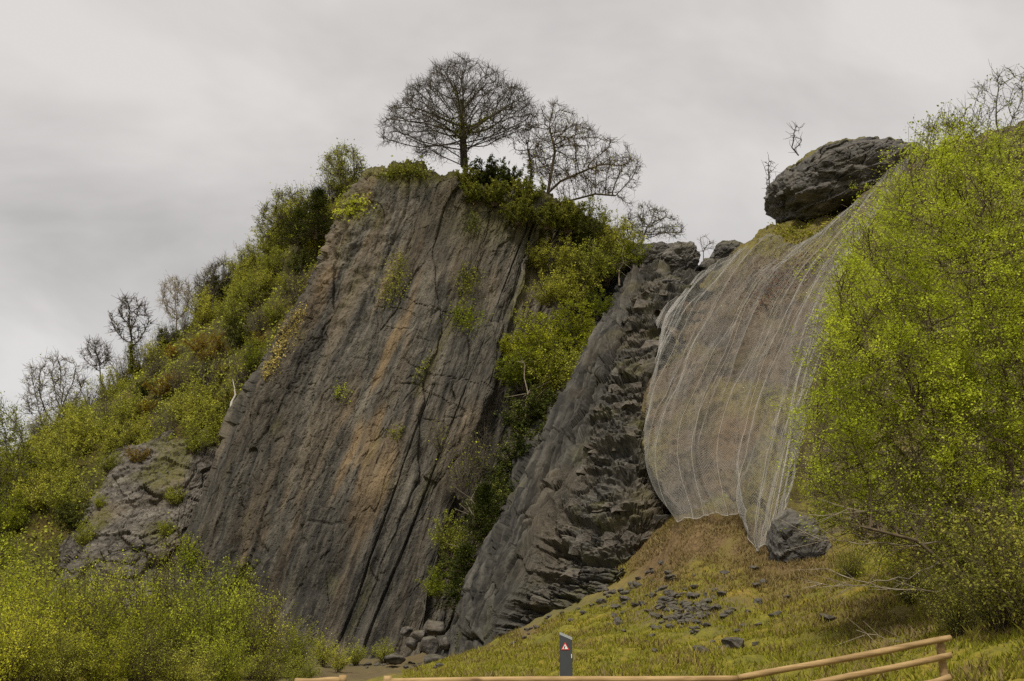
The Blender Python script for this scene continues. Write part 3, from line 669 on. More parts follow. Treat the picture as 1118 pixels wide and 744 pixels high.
# ------------------------------------------------------------------ plants
def tubes(S0, S1, r0, r1, k):
    """straight tapered tubes for many segments at once -> verts, quads"""
    D = S1 - S0; L = np.linalg.norm(D, axis=1, keepdims=True) + 1e-9; D = D / L
    a = np.where(np.abs(D[:, 2:3]) < 0.9, np.array([[0, 0, 1.0]]), np.array([[1.0, 0, 0]]))
    U = np.cross(D, a); U /= np.linalg.norm(U, axis=1, keepdims=True) + 1e-9; V = np.cross(D, U)
    S1 = S1 + D * np.minimum(L * .08, r1[:, None])
    t = np.arange(k) * 2 * np.pi / k; c, s = np.cos(t), np.sin(t)
    ring = U[:, None] * c[None, :, None] + V[:, None] * s[None, :, None]
    A_ = S0[:, None] + ring * r0[:, None, None]; B_ = S1[:, None] + ring * r1[:, None, None]
    Vt = np.concatenate([A_, B_], 1).reshape(-1, 3)
    b = (np.arange(len(S0)) * 2 * k)[:, None]; i = np.arange(k)[None]; j = (i + 1) % k
    Fq = np.stack([b + i, b + j, b + k + j, b + k + i], -1).reshape(-1, 4)
    return Vt, Fq

def tube_mesh(name, S0, S1, r0, r1, mat):
    S0, S1, r0, r1 = map(np.asarray, (S0, S1, r0, r1)); Vs, Fs, o = [], [], 0
    big = r0 > 0.06; mid = (~big) & (r0 > 0.02); sm = ~(big | mid)
    for msk, k in ((big, 8), (mid, 5), (sm, 3)):
        if msk.any():
            v, f = tubes(S0[msk], S1[msk], r0[msk], r1[msk], k); Vs.append(v); Fs.append(f + o); o += len(v)
    return mesh_np(name, np.concatenate(Vs), np.concatenate(Fs), mat, True)

def leaf_mesh(name, C, size, mat, rng, up=0.4, aspect=0.62, lc=None, droop=0.0):
    n_ = len(C); nn = rng.normal(size=(n_, 3)); nn[:, 2] = np.abs(nn[:, 2]) + up; nn /= np.linalg.norm(nn, axis=1)[:, None]
    a = rng.normal(size=(n_, 3)); a[:, 2] -= droop; a -= nn * (a * nn).sum(1, keepdims=True); a /= np.linalg.norm(a, axis=1)[:, None]; b_ = np.cross(nn, a)
    s = (size * (.45 + 1.1 * rng.random(n_) ** 1.2))[:, None]
    V = np.stack([C - a * s * .5, C + b_ * s * .5 * aspect + nn * s * .06, C + a * s * .5, C - b_ * s * .5 * aspect + nn * s * .06], 1).reshape(-1, 3)
    Fc = np.arange(4 * n_).reshape(-1, 4)
    if lc is None: lc = np.clip(.5 + .55 * noise(np.asarray(C) * .7, 7) + rng.normal(size=n_) * .27, 0, 1)
    return mesh_np(name, V, Fc, mat, False, {'lc': ('FLOAT', 'FACE', lc)})

def colonize(att, roots, step, di, dk, iters=160, jitter=0.12, rng=R, up=0.0):
    pos = [np.asarray(p, float) for p in roots[0]]; par = [-1] + list(range(len(pos) - 1))
    for rt in roots[1:]:
        st = len(pos); pos += [np.asarray(p, float) for p in rt]; par += [-1] + list(range(st, len(pos) - 1))
    pos = np.array(pos); par = list(par)
    alive = np.ones(len(att), bool); near = np.zeros(len(att), int); nd = np.full(len(att), 1e9)
    def upd(i0):
        for i in range(i0, len(pos)):
            d = np.linalg.norm(att - pos[i], axis=1); b_ = d < nd; nd[b_] = d[b_]; near[b_] = i
    upd(0)
    for it in range(iters):
        act = alive & (nd < di)
        if not act.any():
            if not alive.any(): break
            di *= 1.5; continue
        ids = near[act]; v = att[act] - pos[ids]; v /= np.linalg.norm(v, axis=1)[:, None] + 1e-9
        un, inv = np.unique(ids, return_inverse=True); g = np.zeros((len(un), 3)); np.add.at(g, inv, v)
        g += rng.normal(size=g.shape) * jitter; g[:, 2] += up; g /= np.linalg.norm(g, axis=1)[:, None] + 1e-9
        newp = pos[un] + g * step; i0 = len(pos)
        pos = np.concatenate([pos, newp]); par += list(un); upd(i0)
        alive &= nd > dk
        if len(pos) > 9000: break
    return pos, np.array(par)

def skeleton_radii(pos, par, tip, power=2.4, rmax=None):
    r = np.zeros(len(pos)); ch = np.zeros(len(pos), int)
    for i in range(len(pos) - 1, -1, -1):
        if r[i] == 0: r[i] = tip ** power
        if par[i] >= 0: r[par[i]] += r[i]
    r = r ** (1 / power)
    if rmax: r = np.minimum(r, rmax)
    return r

def poly_attractors(poly, Y, depth, n_, rng, hollow=0.0, gaps=0.0):
    pts = np.array(poly, float); lo, hi = pts.min(0), pts.max(0); out = []
    c = pts.mean(0)
    while len(out) < n_:
        q = rng.uniform(lo, hi, size=(n_ * 3, 2)); q = q[inpoly(q[:, 0], q[:, 1], poly)]
        for x, y in q:
            # distance to the outline sets how deep the crown is here
            e = min(1.0, math.hypot((x - c[0]) / (hi[0] - lo[0]) * 2, (y - c[1]) / (hi[1] - lo[1]) * 2))
            dz = depth * math.sqrt(max(0.04, 1 - e * e)); z = rng.uniform(-1, 1)
            if abs(z) < hollow * rng.random(): continue
            pt = at(x, y, Y + dz * z)
            if gaps and float(noise(pt * .55, 9)) < rng.normal() * .12 - .35 + gaps: continue
            out.append(pt)
            if len(out) >= n_: break
    return np.array(out)

def tree(name, label, cat, base, trunk, poly, Y, depth, natt, step, tip, bark, rng_seed, di=None, dk=None, leaf=None, nleaf=0, lsize=.1, twigs=0, twl=.5, ivy=0, rmax=None, group=None, up=0.02, spread=.18, leaf_name='crown', att_extra=None, jitter=.12, power=2.4, lthr=2.2, clump=0, thin=None, gaps=0.0):
    rng = np.random.default_rng(rng_seed)
    att = poly_attractors(poly, Y, depth, natt, rng, gaps=gaps)
    if att_extra is not None: att = np.concatenate([att, att_extra])
    roots = trunk if isinstance(trunk[0], list) else [trunk]
    roots = [[np.asarray(p, float) for p in rt] for rt in roots]
    dense = []
    for rt in roots:
        q = [rt[0]]
        for a, b_ in zip(rt[:-1], rt[1:]):
            k = max(1, int(np.linalg.norm(b_ - a) / step))
            q += [a + (b_ - a) * (i + 1) / k for i in range(k)]
        dense.append(q)
    pos, par = colonize(att, dense, step, di or step * 9, dk or step * 1.7, rng=rng, up=up, jitter=jitter)
    r = skeleton_radii(pos, par, tip, power, rmax)
    e = np.where(par >= 0)[0]
    S0, S1, r0, r1 = pos[par[e]], pos[e], np.minimum(r[par[e]], r[e] * 1.6), r[e]
    if twigs:
        cand = np.where(r < tip * 3.2)[0]; k = rng.choice(cand, twigs); d0 = np.zeros((twigs, 3)); pk = par[k]
        d0 = np.where((pk >= 0)[:, None], pos[k] - pos[pk], np.array([0, 0, 1.0])); d0 /= np.linalg.norm(d0, axis=1)[:, None] + 1e-9
        d0 = d0 + rng.normal(size=(twigs, 3)) * .65; d0[:, 2] += .25; d0 /= np.linalg.norm(d0, axis=1)[:, None]
        ln = twl * rng.uniform(.4, 1.2, twigs)[:, None]; mid_ = pos[k] + d0 * ln * .5; d1 = d0 + rng.normal(size=d0.shape) * .35; end = mid_ + d1 * ln * .5
        tr = np.full(twigs, tip)
        S0 = np.concatenate([S0, pos[k], mid_]); S1 = np.concatenate([S1, mid_, end]); r0 = np.concatenate([r0, tr, tr * .8]); r1 = np.concatenate([r1, tr * .8, tr * .5])
        tips = np.concatenate([end, mid_])
    o = thing(name, label, cat, base, group); base = np.asarray(base, float)
    link('trunk', tube_mesh('trunk', S0 - base, S1 - base, r0, r1, bark), o)
    if leaf is not None and nleaf:
        cand = np.where(r < tip * lthr)[0]; src = pos[cand]
        if twigs: src = np.concatenate([src, tips])
        wt = np.clip(.25 + 1.3 * fbm(src * clump, 2, rng_seed % 50), .03, 2) if clump else np.ones(len(src))
        if thin is not None: wt = wt * (thin[2] + (1 - thin[2]) * sstep(thin[0], thin[1], src[:, 2]))
        C = src[rng.choice(len(src), nleaf, p=wt / wt.sum())] + rng.normal(size=(nleaf, 3)) * spread - base
        link(leaf_name, leaf_mesh(leaf_name, C, lsize, leaf, rng), o)
    if ivy:
        cand = np.where(r >= np.quantile(r, .97))[0]
        k = rng.choice(cand, ivy); C = pos[k] + rng.normal(size=(ivy, 3)) * (.10 + r[k][:, None] * .8) - base
        link('ivy', leaf_mesh('ivy', C, .16, L_IVY, rng), o)
    return o

def shrub_proto(name, h, spread, nst, ntw, nleaf, lsize, leaf, bark, seed, fill=.55, stem_r=.03, leaf_name='crown', droop=0, spiky=.5, low=0.1, sub=None):
    """multi-stemmed shrub, base at the origin"""
    rng = np.random.default_rng(seed); S0, S1, r0, r1 = [], [], [], []; tw = []
    lob = rng.normal(size=(7, 3)); lob /= np.linalg.norm(lob, axis=1)[:, None]; lob[:, 2] = np.abs(lob[:, 2])
    for k in range(nst):
        th = rng.uniform(0, 2 * np.pi); rr = spread * math.sqrt(rng.random()); hh = h * (1 - .55 * (rr / spread) ** 2) * rng.uniform(.65, 1.08)
        dirv = np.array([math.cos(th), math.sin(th), 0]); bump = .75 + .45 * max(0, float(np.max(lob @ np.array([math.cos(th) * .7, math.sin(th) * .7, .7]))))
        E = dirv * rr * bump + np.array([0, 0, hh * bump * .9]); b0 = dirv * rr * .12 + rng.normal(size=3) * [.1, .1, 0] * spread * .5
        c1 = b0 * .6 + np.array([E[0] * .25, E[1] * .25, E[2] * .55])
        T = np.linspace(0, 1, 7)[:, None]; L = b0 * (1 - T) ** 2 + 2 * c1 * T * (1 - T) + E * T ** 2
        L[1:-1] += rng.normal(size=(5, 3)) * h * .015
        rad = stem_r * (1 - .8 * T[:, 0]) * rng.uniform(.6, 1.2)
        S0 += list(L[:-1]); S1 += list(L[1:]); r0 += list(rad[:-1]); r1 += list(rad[1:])
        for q in range(ntw):
            t = rng.uniform(low + .1, 1); i = min(5, int(t * 6)); p = L[i] + (L[i + 1] - L[i]) * (t * 6 - i)
            dv = rng.normal(size=3) + dirv * .5 + np.array([0, 0, spiky]); dv /= np.linalg.norm(dv); ln = h * rng.uniform(.06, .2)
            e_ = p + dv * ln; S0.append(p); S1.append(e_); r0.append(stem_r * .28); r1.append(stem_r * .12); tw.append((p, e_))
    o = bpy.data.objects.new(name, None); COL.objects.link(o); o.empty_display_size = .3
    link('stem', tube_mesh('stem', np.array(S0), np.array(S1), np.array(r0), np.array(r1), bark), o)
    if nleaf:
        tw = np.array(tw); k = rng.integers(0, len(tw), nleaf); t = rng.random((nleaf, 1)) ** .7
        C = tw[k, 0] * (1 - t) + tw[k, 1] * t + rng.normal(size=(nleaf, 3)) * h * .022
        C[:, 2] = np.maximum(C[:, 2], .05)
        link(leaf_name, leaf_mesh(leaf_name, C, lsize, leaf, rng, droop=droop), o)
    return o

class Kind:
    """first use takes the prototype itself, later uses take copies"""
    def __init__(self, name, protos): self.p = protos; self.used = [False] * len(protos); self.i = 0; self.name = name
    def put(self, loc, label, cat, group=None, sc=1.0, zs=1.0, rz=None, var=None):
        k = self.i % len(self.p) if var is None else var; self.i += 1
        rz = R.uniform(0, 6.28) if rz is None else rz; s = (sc, sc, sc * zs)
        if not self.used[k]:
            o = self.p[k]; self.used[k] = True; o.location = [float(v) for v in loc]; o.rotation_euler = (0, 0, rz); o.scale = s
        else: o = copy_tree(self.p[k], loc, rz, s)
        o['label'] = label; o['category'] = cat
        if group: o['group'] = group
        elif 'group' in o: del o['group']
        return o
    def done(self):
        for k, u in enumerate(self.used):
            if not u:
                for c in list(self.p[k].children): bpy.data.objects.remove(c)
                bpy.data.objects.remove(self.p[k])

OLIVE = Kind('olive_shrub', [shrub_proto('olive_shrub', 3.4, 1.7, 32, 14, 5600, .1, L_OLIVE, B_BROWN, 200 + s, stem_r=.03) for s in range(4)])
DARKS = Kind('evergreen_shrub', [shrub_proto('evergreen_shrub', 3.0, 1.5, 26, 12, 7000, .115, L_DARK, B_BROWN, 220 + s, stem_r=.03) for s in range(2)])
RUST = Kind('rusty_shrub', [shrub_proto('rusty_shrub', 2.2, 1.6, 26, 12, 3200, .1, L_RUST, B_BROWN, 230 + s, stem_r=.02) for s in range(2)])
TWIGGY = Kind('bare_shrub', [shrub_proto('bare_shrub', 3.4, 1.6, 40, 16, 260, .12, L_OLIVE, B_GREY, 240 + s, stem_r=.026, leaf_name='crown') for s in range(2)])
FRESH = Kind('green_shrub', [shrub_proto('green_shrub', 3.2, 1.7, 32, 14, 8000, .095, L_FRESH, B_GREY, 250 + s, stem_r=.03) for s in range(2)])
BUSH = Kind('spring_bush', [shrub_proto('spring_bush', 4.6, 2.2, 62, 15, 11500, .08, L_BUSH, B_BROWN, 260, stem_r=.024, spiky=.9), shrub_proto('spring_bush', 5.0, 1.9, 80, 18, 5500, .075, L_BUSH, B_BROWN, 261, stem_r=.026, spiky=1.3),
    shrub_proto('spring_bush', 4.4, 2.3, 60, 14, 10500, .085, L_FRESH, B_BROWN, 262, stem_r=.024, spiky=.7), shrub_proto('spring_bush', 4.2, 2.0, 60, 14, 10500, .08, L_OLIVE, B_BROWN, 263, stem_r=.024, spiky=.9)])
BRAM = Kind('bramble', [shrub_proto('bramble', 1.8, 1.9, 40, 9, 160, .09, L_OLIVE, B_PALE, 270 + s, stem_r=.016, leaf_name='crown', spiky=0) for s in range(1)])

# --- scrub covering the left hillside
hx, hy = HILL.x.reshape(HILLP.shape[:2]), HILL.y.reshape(HILLP.shape[:2])
skyline = [(-60, 560), (0, 505), (60, 462), (120, 415), (180, 372), (230, 318), (280, 268), (320, 232), (360, 205)]
slots = []
def slab_edge(y): return np.interp(y, [196, 240, 340, 470, 600, 760], [403, 374, 326, 252, 203, 178])
for row in range(0, 19):
    y = 196 + row * 20
    x = slab_edge(y) - 16
    while x > -40:
        sx = x + R.uniform(-9, 9); sy = y + R.uniform(-8, 8)
        if sy > np.interp(sx, [a for a, _ in skyline], [b for _, b in skyline]) + 2 and not (72 < sx < 235 and 498 < sy < 610) and sy < 600:
            slots.append((sx, sy))
        x -= 27
for sx, sy in slots:
    p = HILL.on(sx, sy); p[2] -= .3; f = R.random(); sc = R.uniform(.7, 1.2)
    zone = 'beside the slab edge' if sx > slab_edge(sy) - 45 else ('near the skyline' if sy < np.interp(sx, [a for a, _ in skyline], [b for _, b in skyline]) + 42 else ('low on the hill left of the outcrop' if sx < 80 else ('just above the pale outcrop' if sy > 440 else 'in the middle of the left hillside')))
    rustz = math.exp(-((sx - 200) / 90) ** 2 - ((sy - 420) / 55) ** 2)
    if f < .45 * rustz: RUST.put(p, 'rusty yellow-brown shrub in the scrub ' + zone, 'shrub', 'rusty shrubs ' + zone, sc * 1.05, .85)
    elif f < .45 * rustz + .12: DARKS.put(p, 'dark evergreen shrub tucked in the scrub ' + zone, 'shrub', 'evergreen shrubs ' + zone, sc * .85)
    elif f < .45 * rustz + .24: TWIGGY.put(p, 'bare twiggy shrub in the scrub ' + zone, 'shrub', 'bare shrubs ' + zone, sc)
    elif f < .45 * rustz + .32: FRESH.put(p, 'fresh green shrub in the scrub ' + zone, 'shrub', 'green shrubs ' + zone, sc * .9)
    else: OLIVE.put(p, 'olive-green shrub in the dense scrub ' + zone, 'shrub', 'olive shrubs ' + zone, sc)
for sx in np.arange(40, 372, 13):
    sy = np.interp(sx, [a for a, _ in skyline], [b for _, b in skyline]) + R.uniform(-2, 10); p = HILL.on(sx, sy); p[2] -= .4
    TWIGGY.put(p, 'bare twiggy shrub fringing the skyline of the left hillside', 'shrub', 'bare shrubs along the left skyline', R.uniform(.7, 1.2), R.uniform(1.0, 1.6))
# ground cover between them
rng = np.random.default_rng(77); NN = 60000
ii = rng.integers(0, HILLP.shape[0] - 1, NN * 2); jj = rng.integers(0, HILLP.shape[1], NN * 2); C = HILLP[ii, jj]
ok = (hx[ii, jj] > -80) & (hy[ii, jj] < 640) & (np.arange(NN * 2) > 0); C = C[ok][:NN] + rng.normal(size=(min(NN, ok.sum()), 3)) * .25; C[:, 2] += .15
tag(link('undergrowth', leaf_mesh('undergrowth', C, .2, L_OLIVE, rng)), 'low olive ivy and brambles carpeting the left hillside', 'undergrowth', kind='stuff')

# --- bare and leafing trees along the left skyline
def skytree(name, label, base, polyg, Y, natt, tip, seed, **kw):
    bx, by = base; b0 = at(bx, by, Y); tp = np.array(polyg, float); c = tp.mean(0); c1 = at(bx + (c[0] - bx) * .35, by + (c[1] - by) * .45, Y)
    kw.setdefault('bark', B_GREY)
    if 'twigs' in kw: kw['twigs'] *= 2
    tip *= .8
    return tree(name, label, 'tree', b0, [b0, c1], polyg, Y, mppx(b0) * (tp[:, 0].max() - tp[:, 0].min()) * .4, natt, .3, tip, rng_seed=seed, **kw)
skytree('ivy_clad_tree', 'bare dark tree with ivy-clad trunk, tallest on the left skyline', (144, 405), [(118, 362), (116, 345), (130, 325), (142, 320), (158, 330), (168, 345), (164, 368), (150, 378), (134, 376)], 92, 190, .028, 301, bark=B_OAK, twigs=350, twl=.8, ivy=1400, leaf=L_OLIVE, nleaf=150, lsize=.14)
skytree('bare_tree', 'spreading bare tree with few leaves at the low left end of the skyline', (60, 500), [(22, 440), (28, 405), (50, 388), (75, 388), (95, 402), (98, 440), (85, 470), (55, 478), (34, 470)], 92, 420, .022, 302, twigs=900, twl=.9, leaf=L_OLIVE, nleaf=900, lsize=.15)
skytree('bare_tree', 'crooked bare tree leaning left between the ivy-clad tree and its left neighbour', (112, 432), [(88, 398), (86, 382), (98, 370), (115, 372), (126, 385), (120, 402), (104, 410)], 93, 130, .024, 303, twigs=300, twl=.8)
skytree('bare_tree', 'thin pale-trunked birch on the skyline right of the ivy-clad tree', (192, 385), [(172, 330), (176, 308), (190, 302), (205, 305), (214, 322), (208, 345), (190, 356)], 92, 190, .02, 304, twigs=500, twl=.8, bark=B_PALE, leaf=L_OLIVE, nleaf=200, lsize=.13)
skytree('bare_tree', 'wispy bare tree on the skyline midway up the left hillside', (232, 345), [(210, 318), (214, 300), (230, 290), (246, 282), (256, 296), (248, 318), (230, 326)], 90, 160, .02, 305, twigs=450, twl=.8, leaf=L_OLIVE, nleaf=400, lsize=.13)
skytree('leafing_tree', 'tree with pale new leaves against the sky at the far left edge', (-12, 600), [(-70, 540), (-70, 470), (-40, 435), (0, 436), (24, 450), (40, 490), (34, 540), (20, 575), (-30, 580)], 74, 500, .02, 306, twigs=1200, twl=.8, leaf=L_FRESH, nleaf=11000, lsize=.14, spread=.22)
skytree('leafing_tree', 'small leafing birch on the skyline at the top left of the slab', (378, 215), [(354, 190), (352, 172), (364, 160), (378, 158), (392, 168), (400, 184), (394, 200), (372, 204)], 74, 260, .018, 307, twigs=600, twl=.6, leaf=L_OLIVE, nleaf=3000, lsize=.13, spread=.2)
skytree('leafing_tree', 'olive scrubby tree on the skyline left of the dark conifer', (305, 268), [(276, 250), (284, 230), (300, 214), (318, 206), (332, 205), (330, 235), (318, 255), (292, 262)], 84, 260, .02, 308, twigs=700, twl=.8, leaf=L_OLIVE, nleaf=2600, lsize=.15)
# bright shrub at far left edge and white leaning stem
FRESH.put(HILL.on(5, 585), 'bright yellow-green bush at the left edge below the leafing tree', 'bush', sc=1.1)
FRESH.put(at(-8, 625, 60), 'yellowish bush at the very left edge of the hill foot', 'bush', sc=.9)
# dark conifer above the slab's shoulder
def conifer(name, label, base, h, rad, seed, nleaf=16000, tilt=0):
    rng = np.random.default_rng(seed); S0, S1, r0, r1, C = [], [], [], [], []
    S0.append([0, 0, 0]); S1.append([0, 0, h]); r0.append(.16); r1.append(.02)
    for k in range(150):
        z = h * rng.uniform(.06, 1) ** 1.0; ln = rad * (1 - (z / h) ** 1.4) * rng.uniform(.6, 1.15) + .15; th = rng.uniform(0, 6.283)
        e = np.array([math.cos(th) * ln, math.sin(th) * ln, z - ln * .12 + .1]); S0.append([0, 0, z]); S1.append(e); r0.append(.035); r1.append(.008)
        q = nleaf // 150; t = rng.random((q, 1)) ** .6; c = np.array([0, 0, z]) * (1 - t) + e * t + rng.normal(size=(q, 3)) * [.22, .22, .13] ; C.append(c)
    o = thing(name, label, 'tree', base); link('trunk', tube_mesh('trunk', np.array(S0, float), np.array(S1, float), np.array(r0), np.array(r1), B_BROWN), o)
    link('crown', leaf_mesh('crown', np.concatenate(C), .11, L_CONIF, rng, aspect=.4), o); return o
conifer('conifer', 'dark green conifer at the left shoulder of the slab', at(345, 262, 75.5), 4.6, 2.3, 321)
conifer('conifer', 'second smaller dark conifer just left of the shoulder conifer', at(325, 268, 78), 3.2, 2.0, 322, 11000)
# leaning white trunk
p0, p1, p2, p3 = at(255, 468, 68.2), at(251, 455, 68), at(253, 440, 68), at(257, 432, 68)
o = thing('leaning_birch', 'leaning white birch stem beside the left edge of the slab', 'tree', p0)
pts = np.array([p0, p1, p2, p3, at(256, 424, 68), at(254, 414, 68.5)]); link('trunk', tube_mesh('trunk', pts[:-1] - p0, pts[1:] - p0, np.array([.13, .12, .10, .07, .03]), np.array([.12, .10, .07, .03, .02]), B_WHITE), o)
rng = np.random.default_rng(5); C = at(244, 410, 68.4) - p0 + rng.normal(size=(500, 3)) * [1.0, .8, 1.0]; link('crown', leaf_mesh('crown', C, .13, L_OLIVE, rng), o)

# yellow ivy down the slab's edge, ivy on the slab's top, plants on ledges
def leaf_patch(name, label, cat, surf, line, w, n_, size, mat, seed, lift=.15, kind=None, group=None):
    rng = np.random.default_rng(seed); ln = np.array(line, float); C = []
    t = rng.random(n_) * (len(ln) - 1); i = np.minimum(t.astype(int), len(ln) - 2); f = (t - i)[:, None]; q = ln[i] * (1 - f) + ln[i + 1] * f
    qx = q[:, 0] + rng.normal(size=n_) * q[:, 2]; qy = q[:, 1] + rng.normal(size=n_) * q[:, 2] * w
    sel = (surf.x > qx.min() - 6) & (surf.x < qx.max() + 6) & (surf.y > qy.min() - 6) & (surf.y < qy.max() + 6)
    near_ = Surf(surf.P[sel])
    for x, y in zip(qx, qy): C.append(near_.on(x, y))
    C = np.array(C) + rng.normal(size=(n_, 3)) * .12; C[:, 1] -= np.abs(rng.normal(size=n_)) * lift; base = C.mean(0); base[2] = C[:, 2].min()
    o = thing(name, label, cat, base, group)
    link('foliage', leaf_mesh('foliage', C - base, size, mat, rng, up=.1), o); return o
leaf_patch('yellow_ivy', 'strip of pale yellow ivy down the left edge of the slab', 'ivy', SLAB, [(331, 335, 2.5), (316, 362, 4.5), (303, 385, 4.5), (290, 408, 3)], 1.2, 1600, .125, L_YEL, 401)
leaf_patch('moss_tuft', 'green tufted turf capping the left top of the slab', 'turf', SLAB, [(422, 190, 6), (445, 184, 9), (466, 188, 7)], .5, 900, .2, L_IVY, 402, .3)
leaf_patch('ledge_grass', 'grassy ledge below the leafing birch at the slab top', 'grass', SLAB, [(372, 232, 6), (395, 222, 8)], .7, 420, .2, L_BUSH, 403, .25)
for k, (ln, cnt, mt, lb) in enumerate([
        ([(437, 280, 5), (432, 305, 9), (424, 325, 7)], 800, L_IVY, 'green plant clump in the upper middle of the slab'),
        ([(517, 238, 5), (516, 250, 5)], 380, L_DARK, 'small dark green clump high on the slab below the ivy'),
        ([(500, 345, 8), (520, 347, 9)], 620, L_FRESH, 'bright green clump on the slab left of the gully'),
        ([(516, 296, 7), (508, 316, 7)], 480, L_IVY, 'dull green clump above the bright one on the slab'),
        ([(372, 425, 4), (378, 432, 4)], 110, L_BUSH, 'tiny grassy tuft in the middle left of the slab'),
        ([(432, 468, 4), (436, 476, 3)], 120, L_IVY, 'tiny dark tuft in the crack at the slab centre'),
        ([(455, 415, 3), (470, 390, 3)], 130, L_IVY, 'thin line of weeds in the slanting crack of the slab'),
        ([(196, 600, 5), (212, 618, 9), (205, 585, 4)], 700, L_FRESH, 'fresh green ivy at the lower left corner of the slab'),
        ([(268, 615, 5), (265, 650, 7)], 450, L_IVY, 'dull ivy creeping up the slab foot above the bushes')]):
    leaf_patch('ledge_plant', lb, 'plant', SLAB, ln, 1.0, int(cnt * 1.8), .12, mt, 410 + k, .35)
# thick ivy and holly over the top beneath the oak
HOLLY = Kind('holly_bush', [shrub_proto('holly_bush', 2.4, 1.6, 28, 12, 8000, .115, L_HOLLY, B_BROWN, 431), shrub_proto('holly_bush', 2.2, 1.6, 28, 12, 8000, .115, L_IVY, B_BROWN, 432)])
for x, y, Y, s, v, lb in [(507, 203, 70.4, .85, 1, 'ivy-green bush left of the oak foot on the clifftop'), (528, 200, 71, 1.05, 0, 'dark holly bush right at the oak foot on the clifftop'),
                          (552, 204, 71, 1.0, 0, 'dark holly bush on the clifftop midway between the two bare trees'), (540, 220, 69.6, .95, 1, 'ivy bush hanging over the cliff edge below the holly'),
                          (572, 222, 70, 1.1, 1, 'ivy bush left of the forked bare tree foot'), (566, 240, 69, .9, 1, 'lower ivy bush hanging on the upper slab'), (517, 217, 69.6, .8, 1, 'ivy bush lipping over the cliff edge below the oak'),
                          (620, 250, 72, 1.2, 1, 'olive bush beneath the forked bare tree'), (640, 262, 72.5, 1.0, 0, 'dark bush beneath the right limbs of the forked tree'), (598, 245, 71, .9, 1, 'bush at the base of the forked bare tree')]:
    q_ = at(x, y + 6, Y - (1.6 if x < 590 else 3.2)); HOLLY.put(q_, lb, 'bush', sc=s * 1.12, var=v)

# --- the big bare oak and the other clifftop trees
ob = at(507, 182, 71.5)
OAKP = [(414, 156), (416, 136), (424, 118), (440, 106), (446, 92), (466, 84), (474, 70), (496, 66), (502, 58), (512, 66), (528, 66), (546, 76), (556, 90), (574, 96), (582, 114), (590, 128), (582, 148), (556, 150), (540, 162), (520, 150), (500, 150), (490, 162), (480, 182), (470, 166), (458, 178), (452, 160), (430, 160)]
tree('oak_tree', 'big domed bare oak standing alone on top of the cliff', 'tree', ob, [ob, at(506, 165, 71.5), at(505, 140, 71.5)], OAKP, 71.5, 5.5, 3600, .24, .013, B_OAK, 501,
     di=9, dk=.34, twigs=9000, twl=.75, ivy=2600, rmax=.34, jitter=.3, power=2.2, gaps=.22)
fb = at(592, 238, 71)
tree('forked_tree', 'sprawling bare forked tree on the clifftop right of the oak', 'tree', fb, [[fb, at(594, 215, 71), at(612, 198, 70.8), at(640, 186, 70.5)], [fb + [.1, .2, 0], at(600, 200, 71.2), at(606, 165, 71.4), at(600, 140, 71.5)], [fb + [.1, -.1, .3], at(612, 222, 70.5), at(650, 212, 70), at(672, 214, 70)]],
     [(574, 170), (572, 140), (586, 118), (608, 110), (636, 128), (656, 146), (678, 152), (702, 178), (696, 200), (690, 226), (664, 216), (640, 206), (606, 200), (580, 190)], 71, 3.6, 1700, .25, .014, B_BROWN, 502,
     di=4.0, dk=.4, twigs=5000, twl=.65, rmax=.24, jitter=.3, leaf=L_OLIVE, nleaf=900, lsize=.11, gaps=.2)
tb = at(578, 222, 72.5)
tree('bare_tree', 'slender ivy-wrapped bare tree between oak and forked tree', 'tree', tb, [tb, at(580, 185, 72.5), at(576, 160, 72.5)], [(560, 170), (556, 150), (566, 138), (582, 134), (594, 146), (596, 168), (580, 176)], 72.5, 1.6, 130, .25, .016, B_OAK, 503, twigs=260, twl=.5, ivy=900, rmax=.13)
tb = at(700, 268, 73)
tree('bare_tree', 'low twiggy bare tree on the skyline above the notch blocks', 'tree', tb, [tb, at(705, 252, 73)], [(676, 256), (682, 232), (704, 220), (728, 228), (746, 246), (748, 262), (720, 262)], 73, 2.4, 420, .24, .014, B_GREY, 504, twigs=1300, twl=.5, leaf=L_OLIVE, nleaf=700, lsize=.11)
tb = at(768, 288, 73)
tree('bare_sapling', 'tiny bare sapling in the notch between the skyline blocks', 'tree', tb, [tb, at(768, 275, 73)], [(758, 276), (760, 260), (770, 254), (782, 262), (786, 272), (776, 276)], 73, .8, 60, .2, .012, B_GREY, 505, twigs=90, twl=.4)
tb = at(686, 285, 71)
tree('leafing_tree', 'yellow-green leafing shrub tree left of the notch blocks', 'tree', tb, [tb, at(684, 270, 71)], [(662, 276), (660, 256), (674, 242), (692, 244), (704, 256), (700, 274), (680, 282)], 71, 1.6, 160, .24, .014, B_GREY, 506, twigs=500, twl=.5, leaf=L_BUSH, nleaf=1500, lsize=.12)
# dead twigs beside the crag
for k, (bp_, pl, lb) in enumerate([((872, 170), [(857, 152), (858, 140), (866, 134), (876, 136), (880, 150), (876, 164), (864, 164)], 'dead bare sapling sticking up behind the crag top'),
                                   ((850, 212), [(830, 198), (832, 176), (840, 168), (848, 184), (852, 204), (838, 208)], 'dead bare sapling left of the crag'),
                                   ((852, 238), [(842, 228), (846, 220), (851, 228), (850, 234)], 'dead twig below the overhang of the crag')]):
    b0 = at(*bp_, 70.5); tree('dead_sapling', lb, 'sapling', b0, [b0, at((bp_[0] + pl[0][0]) / 2, (bp_[1] + pl[0][1]) / 2, 70.5)], pl, 70.5, .7, 60, .22, .02, B_OAK, 510 + k, di=3, dk=.36, twigs=40, twl=.6, rmax=.1, jitter=.35)

